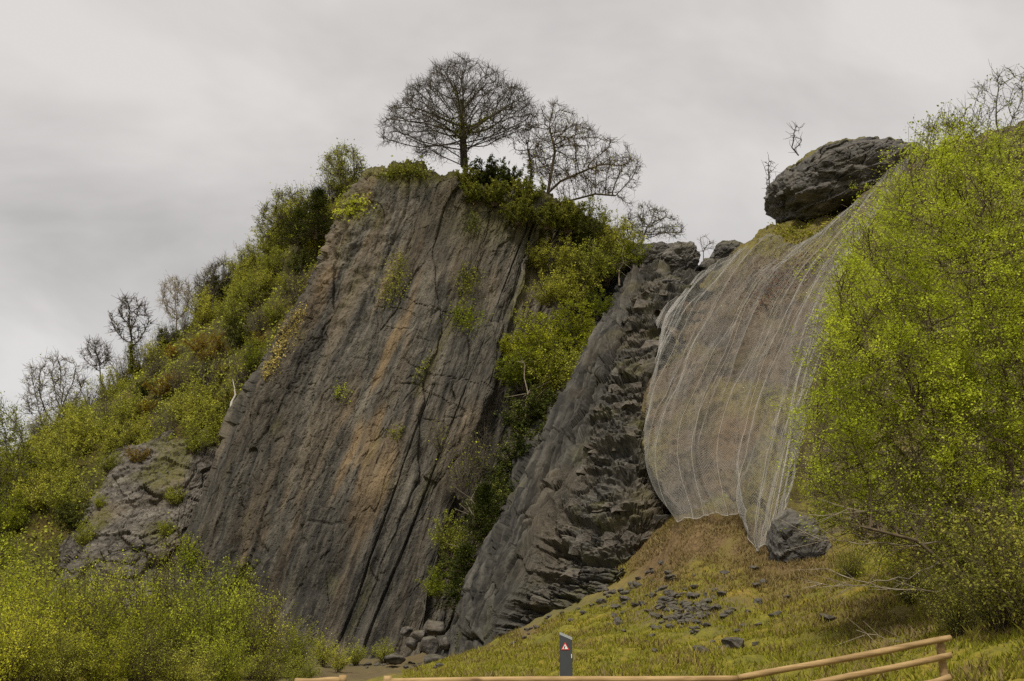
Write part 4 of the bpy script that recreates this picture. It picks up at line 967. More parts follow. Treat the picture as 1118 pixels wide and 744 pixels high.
# --- the gully's vegetation
G = [(FRESH, 585, 372, 66, 1.25, 1, 'bright green shrub high in the gully, left one'), (FRESH, 622, 362, 66.5, 1.25, 1, 'bright green shrub high in the gully, beside the rib top'), (FRESH, 650, 335, 69, .9, 1, 'light green shrub at the gully head under the notch'),
     (OLIVE, 640, 300, 71, 1.1, 1, 'olive shrub at the gully head below the forked tree'), (OLIVE, 600, 320, 69, .9, 1, 'olive shrub on the right edge of the upper slab'), (OLIVE, 660, 290, 72, 1.1, 1, 'olive shrub left of the notch blocks at the gully head'), (OLIVE, 615, 285, 71, .9, 1, 'olive shrub below the roots of the forked tree'),
     (FRESH, 570, 408, 65, 1.0, 1, 'green shrub on the left wall of the gully at mid height'), (OLIVE, 605, 415, 64.5, 1.2, 1, 'olive shrub filling the gully below the bright shrubs'), (OLIVE, 575, 455, 63, 1.1, 1, 'dark shrub lower in the gully against the slab'), (DARKS, 600, 450, 63.5, 1.1, 1, 'dark shrub in the shade of the middle gully'),
     (DARKS, 570, 500, 61.5, 1.1, 1, 'dark shrub in the lower half of the gully'), (OLIVE, 550, 530, 60.5, 1.0, 1, 'dark shrub in the lower gully above the conifer'), (DARKS, 590, 485, 63, 1.0, 1, 'dark shrub against the rib in the middle gully'),
     (TWIGGY, 505, 520, 60, 1.15, 1.1, 'pale bare bush on the slab side of the lower gully'), (TWIGGY, 525, 500, 61, 1.0, 1, 'pale bare bush higher beside the lower gully'), (OLIVE, 500, 625, 57.5, .8, 1, 'dark small shrub near the gully foot'), (DARKS, 515, 645, 56.5, .9, 1, 'dark shrub at the gully foot beside the rib'),
     (FRESH, 478, 640, 57.5, .6, 1, 'small fresh green shrub at the gully foot'), (TWIGGY, 480, 480, 60.5, .7, 1, 'sparse pale twigs on the lower right of the slab')]
G += [(FRESH, 640, 385, 66, 1.1, 1, 'bright green shrub hugging the upper edge of the rib'), (FRESH, 600, 395, 65, 1.3, 1, 'largest bright green shrub in the upper gully'), (FRESH, 560, 385, 66, .8, 1, 'green shrub at the crevice edge of the upper slab'), (OLIVE, 630, 420, 64, 1.0, 1, 'olive shrub against the upper rib face'),
      (OLIVE, 540, 560, 59, 1.0, 1, 'dark shrub below the bare bush in the gully'), (FRESH, 545, 600, 57, .7, 1, 'fresh green shrub beside the drooping conifer'), (OLIVE, 490, 590, 58.5, .8, 1, 'olive shrub at the crevice foot')]
G += [(OLIVE, 668, 268, 73, 1.2, 1, 'olive shrub on the skyline right of the forked tree'), (FRESH, 690, 280, 73, .9, 1, 'yellow-green shrub on the skyline left of the notch blocks'), (OLIVE, 645, 250, 74, 1.2, 1, 'olive shrub on the skyline under the right limbs of the forked tree'), (OLIVE, 615, 240, 74, 1.1, 1, 'olive shrub just right of the forked tree foot'),
      (TWIGGY, 630, 275, 73, 1.1, 1, 'bare tangled shrub below the forked tree'), (TWIGGY, 660, 295, 72.5, 1.1, 1, 'bare tangled shrub at the gully head'), (OLIVE, 590, 285, 71.5, .8, 1, 'olive shrub on the right top of the slab'), (OLIVE, 625, 320, 70.5, 1.1, 1, 'olive shrub above the bright shrubs of the gully')]
for kd, x, y, Y, s, zs, lb in G:
    if 'dark' in lb or 'lower' in lb and kd is OLIVE: kd = DARKS
    kd.put(at(x, y, Y - (2.6 if y < 335 else .6)) - np.array([0, 0, 1.2 * s]), lb, 'shrub', sc=s, zs=zs)
conifer('conifer', 'drooping dark green conifer low in the gully', at(528, 622, 56.5), 4.6, 1.6, 323, 14000)
conifer('conifer', 'small conifer in front of the drooping one in the gully', at(508, 668, 55.5), 3.4, 1.3, 324, 9000)
for k, (x, y0, y1, Y, lb) in enumerate([(576, 480, 396, 62.5, 'thin pale trunk standing in the middle gully'), (642, 310, 262, 69, 'slim pale birch stem at the gully head'), (676, 312, 270, 69, 'pale crooked stem beside the notch blocks'), (520, 640, 545, 57, 'thin pale trunk above the gully foot')]):
    b0 = at(x, y0, Y); q = np.array([at(x + R.uniform(-3, 3) + (y0 - y) * [-.02, .12, .1, -.05][k], y, Y) for y in np.linspace(y0, y1, 6)]); rr = np.linspace(.075, .03, 6)
    o = thing('pale_sapling', lb, 'sapling', b0); link('trunk', tube_mesh('trunk', q[:-1] - b0, q[1:] - b0, rr[:-1], rr[1:], B_PALE), o)
    rng = np.random.default_rng(600 + k); S0, S1 = [], []
    for z in range(26):
        i = rng.integers(1, 6); dv = rng.normal(size=3) + [0, 0, .5]; S0.append(q[i] - b0); S1.append(q[i] - b0 + dv * .5)
    link('branch', tube_mesh('branch', np.array(S0), np.array(S1), np.full(26, .02), np.full(26, .008), B_PALE), o)

# plants on the outcrop and the foot of the cliff
for x, y, kd, s, lb in [(95, 590, OLIVE, .55, 'olive shrub on the left corner of the pale outcrop'), (112, 548, FRESH, .35, 'small green plant on the face of the pale outcrop'), (180, 580, FRESH, .4, 'green plant on the right of the pale outcrop'), (192, 545, OLIVE, .5, 'olive shrub between the outcrop and the slab'),
                        (60, 560, DARKS, .8, 'dark shrub at the upper left corner of the pale outcrop'), (150, 500, RUST, .7, 'rusty shrub on the brow of the pale outcrop'), (210, 490, OLIVE, .8, 'olive shrub on the brow of the outcrop by the slab'), (120, 510, OLIVE, .6, 'olive shrub on the left brow of the outcrop')]:
    kd.put(OUTC.on(x, y) - np.array([0, .1, .4]), lb, 'shrub', sc=s)

bushes = [(20, 752, 44, 1.05), (75, 756, 43, 1.0), (130, 752, 45, 1.0), (182, 748, 46, 1.0), (232, 745, 46, .95), (280, 742, 47, .85), (318, 738, 48, .62), (45, 720, 52, 1.1), (105, 718, 52, 1.05), (160, 716, 52, 1.1), (205, 712, 53, 1.0), (250, 712, 53, .85), (-30, 745, 46, 1.15), (0, 700, 57, 1.0), (-40, 700, 56, 1.1),
          (60, 775, 35, .62), (0, 778, 34, .72), (150, 772, 37, .55), (110, 772, 36, .6), (200, 770, 38, .55), (245, 768, 40, .55), (290, 765, 42, .5), (30, 770, 38, .8), (325, 760, 44, .42)]
bl = ['rounded yellow-green bush at the lower left corner', 'yellow-green bush second from the left in the front row', 'yellow-green bush third from the left in the front row', 'brown-stemmed bush in the middle of the front row', 'bush below the left corner of the slab in the front row', 'bush with brown stems near the slab foot', 'smallest bush at the right end of the bush row',
      'tall bush behind the lower left corner bushes', 'tall bush in front of the pale outcrop', 'bush reaching up to the foot of the pale outcrop', 'bush touching the fresh ivy at the slab corner', 'rear bush against the slab foot', 'bush cut by the left edge in the front row', 'rear bush at the far left below the hillside', 'rear bush cut by the left edge',
      'low foreground bush at the bottom left', 'low foreground bush in the bottom left corner', 'low foreground bush at the bottom below the outcrop', 'low bush between two bottom left bushes', 'low bush at the bottom below the slab corner', 'low bush at the bottom right of the slab corner', 'low bush at the bottom near the bush row end', 'foreground bush filling the lower left', 'lowest bush at the right end of the bottom row']
for (x, y, Y, s), lb in zip(bushes, bl):
    p = at(x, y, Y); p[2] = float(ground(p[0], p[1])) - .1; BUSH.put(p, lb, 'bush', sc=s * R.uniform(.86, 1.14), zs=R.uniform(.9, 1.2))
for x, Y, s, lb in [(345, 55, 1.0, 'tangle of pale brambles at the slab foot'), (318, 56, 1.2, 'tangle of pale brambles behind the last bush'), (375, 56, .9, 'brambles at the slab foot right of the tangle'), (300, 57.5, 1.5, 'taller bare brambles climbing the slab foot')]:
    p = at(x, 720, Y); p[2] = float(ground(p[0], p[1])); BRAM.put(p, lb, 'brambles', sc=s)
for x, Y, s, lb in [(352, 52, .45, 'low green plant at the slab foot'), (388, 55, .4, 'low green plant right of the slab-foot brambles'), (420, 57, .4, 'low green plant beside the gully boulders'), (370, 50, .35, 'low green plant on the quarry floor')]:
    p = at(x, 720, Y); p[2] = float(ground(p[0], p[1])); OLIVE.put(p, lb, 'plant', sc=s)

# --- the bright tree at the right
rb = at(1090, 770, 20.5); rb[2] = float(ground(rb[0], rb[1]))
RT = [(896, 410), (902, 350), (916, 296), (940, 250), (968, 205), (1000, 168), (1040, 150), (1090, 145), (1150, 140), (1220, 230), (1240, 600), (1180, 690), (1060, 640), (960, 610), (892, 570), (874, 530), (886, 460)]
tree('birch_tree', 'large bright yellow-green leafing tree at the right edge', 'tree', rb,
     [[rb, at(1075, 620, 20.5), at(1030, 500, 20.8), at(985, 400, 21)], [rb + [.15, .1, 0], at(1105, 560, 20.3), at(1095, 400, 20.6), at(1062, 270, 21)], [rb + [.3, 0, 0], at(1140, 560, 20.6), at(1150, 380, 20.6)], [rb + [-.1, -.1, 0], at(1060, 640, 19.8), at(1000, 590, 19.6), at(940, 575, 19.6)], [rb + [-.2, .1, 0], at(1050, 560, 21.2), at(960, 470, 21.6)]],
     RT, 21, 2.3, 3600, .16, .0068, B_STEM, 701, di=1.5, dk=.2, twigs=9500, twl=.8, leaf=L_BIRCH, nleaf=240000, lsize=.044, spread=.07, clump=1.3, thin=(2.5, 7.0, .25), rmax=.11, up=.05, lthr=2.6)
sb = at(1100, 560, 32); sb[2] = float(ground(sb[0], sb[1]))
tree('budding_tree', 'sparse budding tree rising behind the bright tree at the right edge', 'tree', sb, [sb, at(1108, 300, 32), at(1100, 180, 32)], [(1040, 150), (1048, 112), (1070, 86), (1100, 72), (1140, 74), (1180, 110), (1180, 200), (1120, 200), (1070, 180)], 32, 1.8, 420, .22, .008, B_OAK, 702, twigs=900, twl=.5, leaf=L_OLIVE, nleaf=1500, lsize=.07, spread=.05)
sb = at(1035, 600, 30); sb[2] = float(ground(sb[0], sb[1]))
tree('budding_tree', 'row of upright leafy shoots behind the left top of the bright tree', 'tree', sb, [sb, at(1030, 300, 30), at(1035, 200, 30)], [(1000, 170), (1006, 142), (1022, 128), (1045, 126), (1070, 138), (1072, 180), (1030, 200)], 30, 1.2, 300, .2, .007, B_OAK, 703, twigs=600, twl=.5, leaf=L_FRESH, nleaf=1800, lsize=.08, spread=.06, up=.3)
sb = at(1060, 640, 26.5); sb[2] = float(ground(sb[0], sb[1]))
tree('leafing_tree', 'yellow-green leafing tree half hidden behind the bright tree', 'tree', sb, [[sb, at(1040, 480, 26.5), at(1000, 330, 26.5)], [sb + [.2, 0, 0], at(1090, 460, 26.5), at(1100, 280, 26.5)]], [(920, 420), (935, 320), (965, 240), (1010, 180), (1070, 155), (1150, 160), (1180, 400), (1150, 600), (1000, 610), (920, 540)], 26.5, 1.6, 1300, .22, .007, B_BROWN, 704, di=2, dk=.3, twigs=2500, twl=.45, leaf=L_BIRCH, nleaf=60000, lsize=.065, spread=.11, rmax=.1, clump=.8, thin=(3, 8, .45))
LOWB = Kind('dark_bush', [shrub_proto('dark_bush', 2.6, 1.3, 40, 12, 7500, .05, L_IVY, B_BROWN, 720 + s, stem_r=.016) for s in range(2)])
for x, Y, s, v, lb in [(1095, 17, .9, 0, 'dark green bush in the lower right corner behind the fence'), (1050, 18.5, .62, 1, 'dark bush behind the end post of the fence'), (1140, 16, 1.0, 1, 'dark bush cut by the right edge in the lower corner'), (1000, 25, .5, 0, 'small dark bush under the bright tree'), (1060, 25, .8, 1, 'dark bush under the bright tree near its trunk'), (935, 33, .55, 1, 'low dark bush on the slope left of the bright tree')]:
    p = at(x, 700, Y); p[2] = float(ground(p[0], p[1])) - .05; LOWB.put(p, lb, 'bush', sc=s, var=v)
# pale bare branches sweeping left from the bright tree
rng = np.random.default_rng(31); swp = []
for k, (x0, y0, x1, y1, sag, lb) in enumerate([(1060, 575, 868, 566, -14, 'long pale bare branch sweeping left from the bright tree, upper one'), (1050, 590, 872, 582, 10, 'pale bare branch just below the upper sweeping branch'), (1080, 640, 890, 618, 14, 'pale arching bare branch low under the bright tree'), (1090, 655, 935, 690, 26, 'lowest pale bare branch curving above the fence rail'), (1040, 610, 885, 640, 10, 'thin pale branch drooping towards the dark slab of rock')]):
    Ya, Yb = 20.5, 19.4; tt = np.linspace(0, 1, 14)
    q = np.array([at(x0 + (x1 - x0) * t, y0 + (y1 - y0) * t + sag * math.sin(math.pi * t) + rng.normal() * 2, Ya + (Yb - Ya) * t) for t in tt]); rr = np.linspace(.022, .006, 14)
    S0, S1, ra, rb_ = list(q[:-1]), list(q[1:]), list(rr[:-1]), list(rr[1:])
    for z in range(26):
        i = rng.integers(2, 13); dv = (q[i] - q[i - 1]); dv = dv / np.linalg.norm(dv) + rng.normal(size=3) * .4; m_ = q[i] + dv * rng.uniform(.2, .6); S0.append(q[i]); S1.append(m_); ra.append(.006); rb_.append(.003)
    o = thing('bare_branch', lb, 'branch', q[0]); link('wood', tube_mesh('wood', np.array(S0) - q[0], np.array(S1) - q[0], np.array(ra), np.array(rb_), B_PALE), o)

# red dead leaves and small plants caught behind the net
leaf_patch('dead_bramble', 'reddish dead bramble growing under the upper net', 'brambles', SLOPE, [(822, 330, 10), (850, 302, 16), (888, 282, 12)], .8, 2600, .14, L_RED, 441, .1)
leaf_patch('mossy_turf', 'yellow-green mossy turf between the crag and the net', 'turf', SLOPE, [(846, 252, 6), (880, 256, 12), (925, 232, 6)], .5, 1500, .16, L_GRASS, 442, .1)

# ------------------------------------------------------------------ the wire net
def net_points(nu, nv, off, us=None, vs=None):
    P = net_surface(NET, nu, nv, us, vs); nrm = normals(P)
    us = np.linspace(0, 1, nu) if us is None else us; vs = np.linspace(0, 1, nv) if vs is None else vs
    U, V = np.meshgrid(us, vs); SH = U - .42 * (V - .5); q = np.stack([SH * 11 + .6 * noise(np.stack([U * 3, V * 3, 0 * U], -1), 160), V * 1.1, 0 * U], -1)
    fold = ridged(q, 3, 161)
    big = noise(np.stack([U * 3.2, V * 2.2, 0 * U], -1), 165)
    d = 0.17 * fold * (.35 + .65 * sstep(-.3, .4, noise(np.stack([U * 4, V * 1.5, 0 * U + 5], -1), 168))) + 0.42 * big + .40 * noise(np.stack([SH * 6.5, V * 4, 0 * U], -1), 169) + .14 * noise(np.stack([SH * 17, V * 11, 0 * U], -1), 170) + .05 * noise(np.stack([U * 40, V * 40, 0 * U], -1), 166) + off
    rg = np.random.default_rng(88)
    for k in range(26):
        c0 = rg.uniform(-.25, 1.2); a0 = rg.uniform(.10, .36); w0 = rg.uniform(.006, .02); v0, v1 = sorted(rg.uniform(-.1, 1.1, 2)); tl = rg.uniform(-.12, .12)
        if v1 - v0 < .3: v1 = v0 + .4
        x = SH - c0 - tl * (V - .5) - .012 * noise(np.stack([V * 4, 0 * V + k, 0 * V], -1), 171)
        d = d + a0 * np.exp(-np.abs(x / w0) ** 1.3) * sstep(v0, v0 + .15, V) * sstep(v1, v1 - .15, V)
    edge = (1 - sstep(0, .06, U)) * .9 + (1 - sstep(0, .05, V)) * .25
    d = d - edge * .5 + +.045 * np.sin(SH * 60 + 8 * noise(np.stack([U * 4, V * 2, 0 * U], -1), 167)) * sstep(0, .15, V)
    return P + nrm * d[..., None]
nu, nv = 250, 390
P = net_points(nu, nv, .30)
i = np.arange(nu * nv).reshape(nv, nu); par_ = (np.add.outer(np.arange(nv), np.arange(nu)) % 2) == 0
s0 = np.concatenate([i[:-1, :-1][par_[:-1, :-1]], i[:-1, 1:][par_[:-1, 1:]]]); s1 = np.concatenate([i[1:, 1:][par_[:-1, :-1]], i[1:, :-1][par_[:-1, 1:]]])
Q = P.reshape(-1, 3); nb = np.array([Q[0][0], Q[0][1], Q[:, 2].min()])
m, n, l, b = mat_new('galvanised_wire'); b.inputs['Base Color'].default_value = (.31, .30, .28, 1); b.inputs['Metallic'].default_value = .0; b.inputs['Roughness'].default_value = .6; M_WIRE = m
m, n, l, b = mat_new('pale_rope'); b.inputs['Base Color'].default_value = (.38, .355, .31, 1); b.inputs['Roughness'].default_value = .8; M_ROPE = m
no = thing('rockfall_net', 'pale wire rockfall net draped over the slope below the crag', 'net', nb)
v, f = tubes(Q[s0] - nb, Q[s1] - nb, np.full(len(s0), .0043), np.full(len(s0), .0043), 3)
tag(link('mesh_wire', mesh_np('mesh_wire', v, f, M_WIRE), no), kind='stuff')
NTV = np.linspace(0, 1, 160); NTL = net_points(401, 160, .34, np.linspace(0, 1, 401), NTV)
for uk in [-.26, -.13, -.03, .10, .17, .31, .44, .49, .63, .78, .84, 1.0]:
    uu = uk + (.42 if uk < .6 else .42 * (1 - uk) / .4) * NTV + .010 * np.sin(NTV * 7 + uk * 30); ok = (uu >= 0) & (uu <= 1); ii = np.where(ok)[0]
    L = NTL[ii, np.round(uu[ii] * 400).astype(int)]; L[1:-1] = (L[:-2] + L[1:-1] + L[2:]) / 3; k_ = len(L) - 1
    v, f = tubes(L[:-1] - nb, L[1:] - nb, np.full(k_, .006), np.full(k_, .006), 5)
    link('seam_rope', mesh_np('seam_rope', v, f, M_ROPE), no)
for vk, nm in ((0.0, 'bottom_cable'), (1.0, 'top_cable')):
    L = net_points(160, 2, .34, None, np.array([vk, abs(vk - .004)]))[0]; v, f = tubes(L[:-1] - nb, L[1:] - nb, np.full(159, .012), np.full(159, .012), 5)
    link(nm, mesh_np(nm, v, f, M_ROPE), no)

# ------------------------------------------------------------------ blocks on the broken end of the rib (parts of the rib)
bm_ = [rock_mesh('rock_block', (1.0, 1.0, 1.0), 800 + k, 2, 12, .03, M_ROCK, True) for k in range(8)]
rng = np.random.default_rng(9); cnt = 0
while cnt < 60:
    y = rng.uniform(310, 665); xl = np.interp(y, [300, 370, 480, 590, 670], [694, 676, 640, 598, 570]); xr = np.interp(y, [300, 370, 480, 530, 590, 630, 670], [735, 720, 704, 722, 728, 712, 640])
    x = rng.uniform(xl, xr); p = RIB.on(x, y); s = mppx(p); w = rng.choice([9, 11, 14, 17, 22]) * rng.uniform(.8, 1.2) * s
    o = link('rock_block', bm_[cnt % 8], rib); o.location = p; o.location.y += .46 * w; o.scale = (w, w * .8, w * rng.uniform(.45, .75)); o.rotation_euler = (rng.uniform(-.3, .2), rng.uniform(-.15, .4), rng.uniform(-.7, .5)); cnt += 1

# ------------------------------------------------------------------ loose stones on the mound
def ground_at(px, py):
    Ys = np.linspace(14, 56, 420); q = at(np.full(420, px), np.full(420, py), Ys); dz = q[:, 2] - ground(q[:, 0], q[:, 1]); k = np.where(dz < 0)[0]
    k = k[0] if len(k) else 419; return np.array([q[k, 0], q[k, 1], float(ground(q[k, 0], q[k, 1]))])
st = [rock_mesh('stone', (1, .9, .7), 850 + k, 2, 10, .1, M_ROCK) for k in range(7)]
rng = np.random.default_rng(13)
def stone(px, py, w, label, group=None, hz=.75):
    p = ground_at(px, py); s = mppx(p) * w; o = link('stone', st[rng.integers(0, 7)], loc=p + [0, 0, s * .14]); o.scale = (s, s, s * hz * rng.uniform(.8, 1.2)); o.rotation_euler = (rng.uniform(-.3, .3), rng.uniform(-.3, .3), rng.uniform(0, 6))
    return tag(o, label, 'stone', group)
for px_, py_, w, lb in [(803, 706, 26, 'large mossy stone on the grass beyond the rail'), (825, 706, 9, 'small brown stone right of the large mossy stone'), (768, 715, 20, 'flat stone in the grass left of the large mossy stone'), (706, 702, 7, 'lone small stone on the grass right of the marker post'), (716, 712, 11, 'low stone in the grass between post and flat stone'),
                        (904, 677, 18, 'dark stone half sunk in the right of the mound'), (730, 627, 11, 'pale stone on the bare slope above the rubble'), (790, 712, 12, 'low stone touching the large mossy stone'), (880, 684, 6, 'pale small stone left of the dark half-sunk stone'), (756, 688, 9, 'pale stone at the lower edge of the rubble')]: stone(px_, py_, w, lb, hz=.6)
for k in range(150):
    x = rng.normal(746, 30); y = rng.normal(668, 13)
    if k % 4 == 0: x = rng.uniform(650, 860); y = np.interp(x, [650, 860], [668, 640]) + rng.uniform(-25, 35)
    stone(x, y, rng.uniform(4, 13), 'small grey stone of the rubble scattered across the mound', 'rubble stones on the mound')
for k in range(44):
    t = rng.random(); x = 560 + 165 * t; y = np.interp(x, [560, 600, 650, 700, 725], [692, 674, 656, 630, 612]) + abs(rng.normal()) * 7; stone(x, y, rng.uniform(3, 9), 'fallen stone along the foot of the dark rib', 'fallen stones at the rib foot')
for k in range(26):
    x = rng.uniform(385, 490); y = rng.uniform(714, 734); stone(x, y, rng.uniform(3, 8), 'small stone on the quarry floor by the gully foot', 'stones on the quarry floor')

# ------------------------------------------------------------------ grass on the mound
rng = np.random.default_rng(21); NG = 150000
gx_ = rng.uniform(-9, 17, NG * 5); gy_ = 14 + 34 * rng.random(NG * 5) ** 1.3
qz = ground(gx_, gy_); qx, qy = proj(np.stack([gx_, gy_, qz], -1))
pn = fbm(np.stack([gx_, gy_, 0 * gx_], -1) * .8, 3, 175)
brown = np.clip(.5 * np.clip(pn, 0, 1) + .8 * blob(qx, qy, 712, 610, 36, 36) + blob(qx, qy, 795, 585, 85, 42) * 1.1 + .5 * blob(qx, qy, 560, 690, 50, 16) + .8 * blob(qx, qy, 860, 620, 50, 40) + .6 * blob(qx, qy, 960, 680, 60, 30), 0, 1)
pd = np.full(len(qx), 1e9)
for (x1, y1), (x2, y2) in zip(pathl[:-1], pathl[1:]):
    t = np.clip(((qx - x1) * (x2 - x1) + (qy - y1) * (y2 - y1)) / ((x2 - x1) ** 2 + (y2 - y1) ** 2), 0, 1); pd = np.minimum(pd, np.hypot(qx - x1 - t * (x2 - x1), (qy - y1 - t * (y2 - y1)) * 1.6))
keep = (qx > 440) & (qx < 1130) & (qy < 775) & (pd > 9) & (rng.random(len(qx)) > .8 * blob(qx, qy, 745, 668, 50, 18)) & (pn + rng.normal(size=len(qx)) * .35 > -.25)
def blades(name, idx, hmin, hmax, mat, seed):
    r = np.random.default_rng(seed); k = len(idx); C = np.stack([gx_[idx], gy_[idx], qz[idx] - .01], -1); th = r.uniform(0, 6.283, k); h = r.uniform(hmin, hmax, k)[:, None] * (1 + .5 * np.clip(pn[idx], -1, 1))[:, None]
    wv_ = np.stack([np.cos(th), np.sin(th), 0 * th], -1) * (h * .12 + .004); ln = np.stack([r.normal(size=k), r.normal(size=k), np.full(k, 1.0)], -1) * [.55, .55, 1]; ln = ln / np.linalg.norm(ln, axis=1)[:, None] * h
    V = np.stack([C - wv_, C + wv_, C + ln], 1).reshape(-1, 3)
    return mesh_np(name, V, np.arange(3 * k).reshape(-1, 3), mat, False, {'lc': ('FLOAT', 'FACE', np.clip(.5 + .45 * pn[idx] + r.normal(size=k) * .25, 0, 1))})
gi = np.where(keep & (rng.random(len(qx)) > brown))[0][:NG]; bi = np.where(keep & (rng.random(len(qx)) < brown * .8))[0][:50000]
tag(link('grass', blades('grass', gi, .05, .15, L_GRASS, 3)), 'short yellow-green mossy grass on the mound', 'grass', kind='stuff')
ti = gi[rng.random(len(gi)) < .012 * (1 + 2.5 * np.clip(pn[gi], 0, 1))]; tag(link('tall_grass', blades('tall_grass', ti, .14, .28, L_GRASS, 6)), 'sparse taller grass stems on the mound', 'grass', kind='stuff')
tag(link('dead_grass', blades('dead_grass', bi, .06, .2, L_STRAW, 4)), 'brown dead grass on the slope below the net', 'grass', kind='stuff')

# ------------------------------------------------------------------ fence and marker post
def wood_material(name, c1, c2):
    m, n, l, b = mat_new(name); co = N(n, l, 'ShaderNodeTexCoord').outputs['Object']
    mp = N(n, l, 'ShaderNodeMapping', {'Vector': co, 'Scale': (1.2, 14.0, 14.0)}).outputs[0]
    f = N(n, l, 'ShaderNodeTexNoise', {'Vector': mp, 'Scale': 2.0, 'Detail': 6.0, 'Roughness': .65, 'Distortion': .5}).outputs['Fac']
    f2 = N(n, l, 'ShaderNodeTexNoise', {'Vector': co, 'Scale': 1.8, 'Detail': 4.0}).outputs['Fac']
    c = ramp(n, l, f, [(.32, c1), (.62, c2)]); c = mix(n, l, ramp(n, l, f2, [(.5, 0.0), (.7, .5)]), c, tuple(v * .55 for v in c1))
    kn = N(n, l, 'ShaderNodeTexVoronoi', {'Vector': N(n, l, 'ShaderNodeMapping', {'Vector': co, 'Scale': (2.2, 9.0, 9.0)}).outputs[0], 'Scale': 1.0}).outputs['Distance']
    c = mix(n, l, ramp(n, l, kn, [(.08, .8), (.2, 0.0)]), c, (.09, .05, .022))
    l.new(c, b.inputs['Base Color']); b.inputs['Roughness'].default_value = .8
    bp = N(n, l, 'ShaderNodeBump', {'Strength': .3, 'Distance': .01, 'Height': f}); l.new(bp.outputs[0], b.inputs['Normal']); return m
M_WOOD = wood_material('new_timber', (.20, .125, .052), (.37, .255, .12))
def pole_mesh(name, a, b_, r, mat, seed, k=14, ns=24):
    """a slightly knotty round pole from a to b_, closed at both ends"""
    rg = np.random.default_rng(seed); a = np.asarray(a, float); b_ = np.asarray(b_, float); D = b_ - a; L = np.linalg.norm(D); D /= L
    u = np.cross(D, [0, 0, 1.0] if abs(D[2]) < .9 else [1.0, 0, 0]); u /= np.linalg.norm(u); v = np.cross(D, u)
    t = np.linspace(0, 1, ns); th = np.arange(k) * 2 * np.pi / k; V = []
    for i, s in enumerate(t):
        c = a + D * L * s + (u * .006 * math.sin(5 * s + seed) + v * .006 * math.sin(7 * s + 2 * seed)); rr = r * (1 + .04 * math.sin(9 * s + seed)) * (.93 if i in (0, ns - 1) else 1)
        for q in th: V.append(c + (u * math.cos(q) + v * math.sin(q)) * rr * (1 + .02 * math.sin(3 * q + seed)))
    V = np.array(V); i = np.arange(ns * k).reshape(ns, k); j = np.roll(i, -1, 1); Fq = np.stack([i[:-1], j[:-1], j[1:], i[1:]], -1).reshape(-1, 4).tolist()
    Fq += [i[0].tolist()[::-1], i[-1].tolist()]
    me = bpy.data.meshes.new(name); me.from_pydata(V.tolist(), [], Fq); me.materials.append(mat)
    me.polygons.foreach_set('use_smooth', [True] * (len(Fq) - 2) + [False, False]); return me
FY = 12.0
def fpt(px, py, Y=FY): return at(px, py, Y)
fb0 = np.array([2.6, FY, float(ground_smooth(2.6, FY))])
fence = thing('rail_fence', 'pale new timber rail fence rising to the right in the foreground', 'fence', fb0)
def rail(a, b_, r, seed, nm='rail', par=None, base=None): link(nm, pole_mesh(nm, np.asarray(a) - base, np.asarray(b_) - base, r, M_WOOD, seed), par)
J = fpt(806, 741); rail(fpt(424, 744), J, .037, 1, par=fence, base=fb0); rail(J, fpt(1038, 697), .037, 2, par=fence, base=fb0)
rail(fpt(424, 767), fpt(812, 765), .037, 3, par=fence, base=fb0); rail(fpt(812, 764), fpt(1038, 715), .037, 4, par=fence, base=fb0); rail(fpt(990, 752), fpt(1038, 740), .037, 5, par=fence, base=fb0)
for k, (px_, pt, back) in enumerate([(1027, 701, .07), (806, 747, .075), (615, 748, .075), (424, 738, .0)]):
    t_ = fpt(px_, pt, FY + back); g_ = np.array([t_[0], t_[1], float(ground(t_[0], t_[1])) - .3]); rail(g_, t_, .05, 10 + k, 'post', fence, fb0)
fb1 = fpt(374, 744); fb1[2] = float(ground(fb1[0], fb1[1]))
fence2 = thing('rail_fence', 'short end of timber rail fence left of the gap', 'fence', fb1)
rail(fpt(322, 745), fpt(372, 744), .043, 6, par=fence2, base=fb1)
t_ = fpt(374, 737); rail([t_[0], t_[1], float(ground(t_[0], t_[1])) - .3], t_, .045, 15, 'post', fence2, fb1)
t_ = fpt(326, 748, FY + .07); rail([t_[0], t_[1], float(ground(t_[0], t_[1])) - .3], t_, .05, 16, 'post', fence2, fb1)

# marker post: dark plastic board with a slanting pale top and a warning triangle
def simple(name, col, rough=.6):
    m, n, l, b = mat_new(name); co = N(n, l, 'ShaderNodeTexCoord').outputs['Object']
    f = N(n, l, 'ShaderNodeTexNoise', {'Vector': co, 'Scale': 9.0, 'Detail': 6.0, 'Roughness': .7}).outputs['Fac']
    l.new(mix(n, l, f, tuple(v * .8 for v in col), tuple(min(1, v * 1.2) for v in col)), b.inputs['Base Color']); b.inputs['Roughness'].default_value = rough; return m
M_PLAS = simple('recycled_black_plastic', (.048, .052, .058)); M_CUT = simple('grey_cut_face', (.30, .32, .33)); M_REDP = simple('sign_red', (.55, .05, .04)); M_WHT = simple('sign_white', (.75, .74, .72)); M_BLK = simple('sign_black', (.03, .03, .03))
PYD = 13.2; pl, pr = at(611, 690, PYD), at(624.5, 696, PYD); gz = float(ground(pl[0], PYD)) - .3
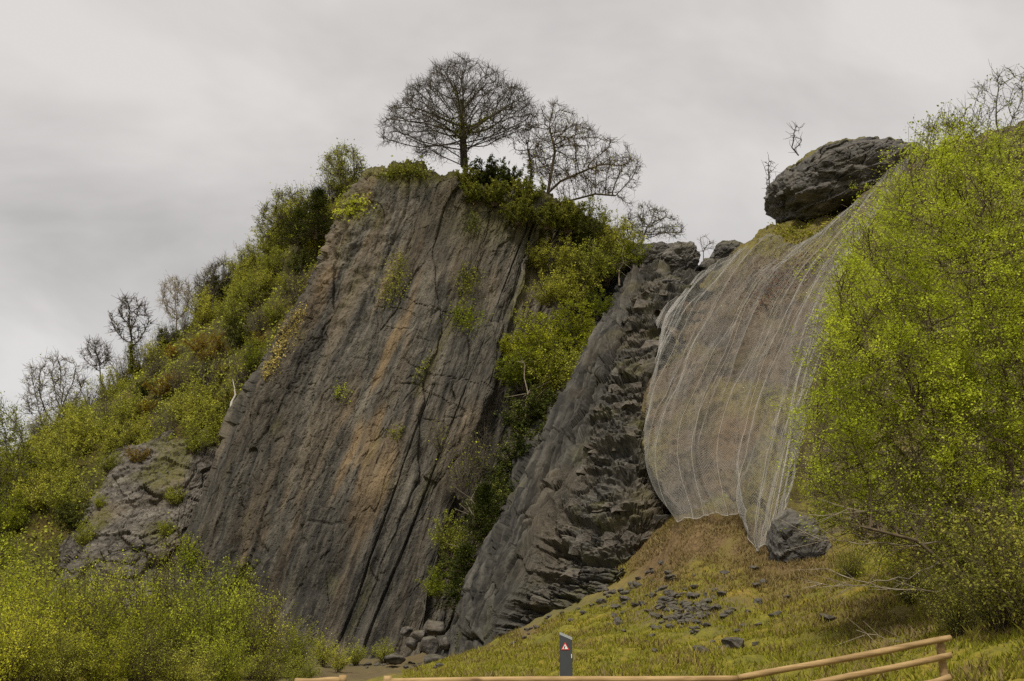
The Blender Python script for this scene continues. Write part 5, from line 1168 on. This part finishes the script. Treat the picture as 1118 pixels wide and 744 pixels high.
po = np.array([(pl[0] + pr[0]) / 2, PYD, gz]); hw = (pr[0] - pl[0]) / 2; zl, zr = pl[2] - gz, pr[2] - gz; dp = .075
mp_ = thing('marker_post', 'dark grey marker post with small red warning triangle behind the rail', 'post', po)
def prism(name, pts_xz, y0, y1, mat, par):
    bm = bmesh.new(); f = [bm.verts.new((x, y0, z)) for x, z in pts_xz]; g = [bm.verts.new((x, y1, z)) for x, z in pts_xz]; k = len(f)
    bm.faces.new(f); bm.faces.new(g[::-1])
    for i in range(k): bm.faces.new((f[(i + 1) % k], f[i], g[i], g[(i + 1) % k]))
    bmesh.ops.recalc_face_normals(bm, faces=bm.faces[:])
    if name == 'board': bmesh.ops.bevel(bm, geom=bm.edges[:], offset=.004, segments=2, affect='EDGES')
    me = bpy.data.meshes.new(name); bm.to_mesh(me); bm.free(); me.materials.append(mat); return link(name, me, par)
prism('board', [(-hw, 0), (hw, 0), (hw, zr - .03), (-hw, zl - .03)], 0, dp, M_PLAS, mp_)
prism('cap', [(-hw - .001, zl - .034), (hw + .001, zr - .034), (hw + .001, zr), (-hw - .001, zl)], -.002, dp + .002, M_CUT, mp_)
tc = at(617, 707, PYD) - po; s_ = .062
tri = lambda s: [(tc[0] + s * math.cos(a), tc[2] + s * math.sin(a)) for a in (math.pi / 2, math.pi * 7 / 6, math.pi * 11 / 6)]
sg = prism('warning_triangle', tri(s_), -.005, -.001, M_REDP, mp_)
prism('white_field', tri(s_ * .66), -.009, -.0052, M_WHT, sg); prism('pictogram', [(tc[0] - .02, tc[2] - .012), (tc[0] - .004, tc[2] - .012), (tc[0] + .004, tc[2] + .02), (tc[0] - .008, tc[2] + .014)], -.012, -.0092, M_BLK, sg)
prism('reflector', [(hw - .014, tc[2] - .13), (hw - .006, tc[2] - .13), (hw - .006, tc[2] - .08), (hw - .014, tc[2] - .08)], -.005, -.001, M_WHT, mp_)

for K_ in (OLIVE, DARKS, RUST, TWIGGY, FRESH, BUSH, BRAM, HOLLY, LOWB): K_.done()
print('tris', sum(len(o.data.polygons) for o in S.objects if o.type == 'MESH'), len(S.objects))
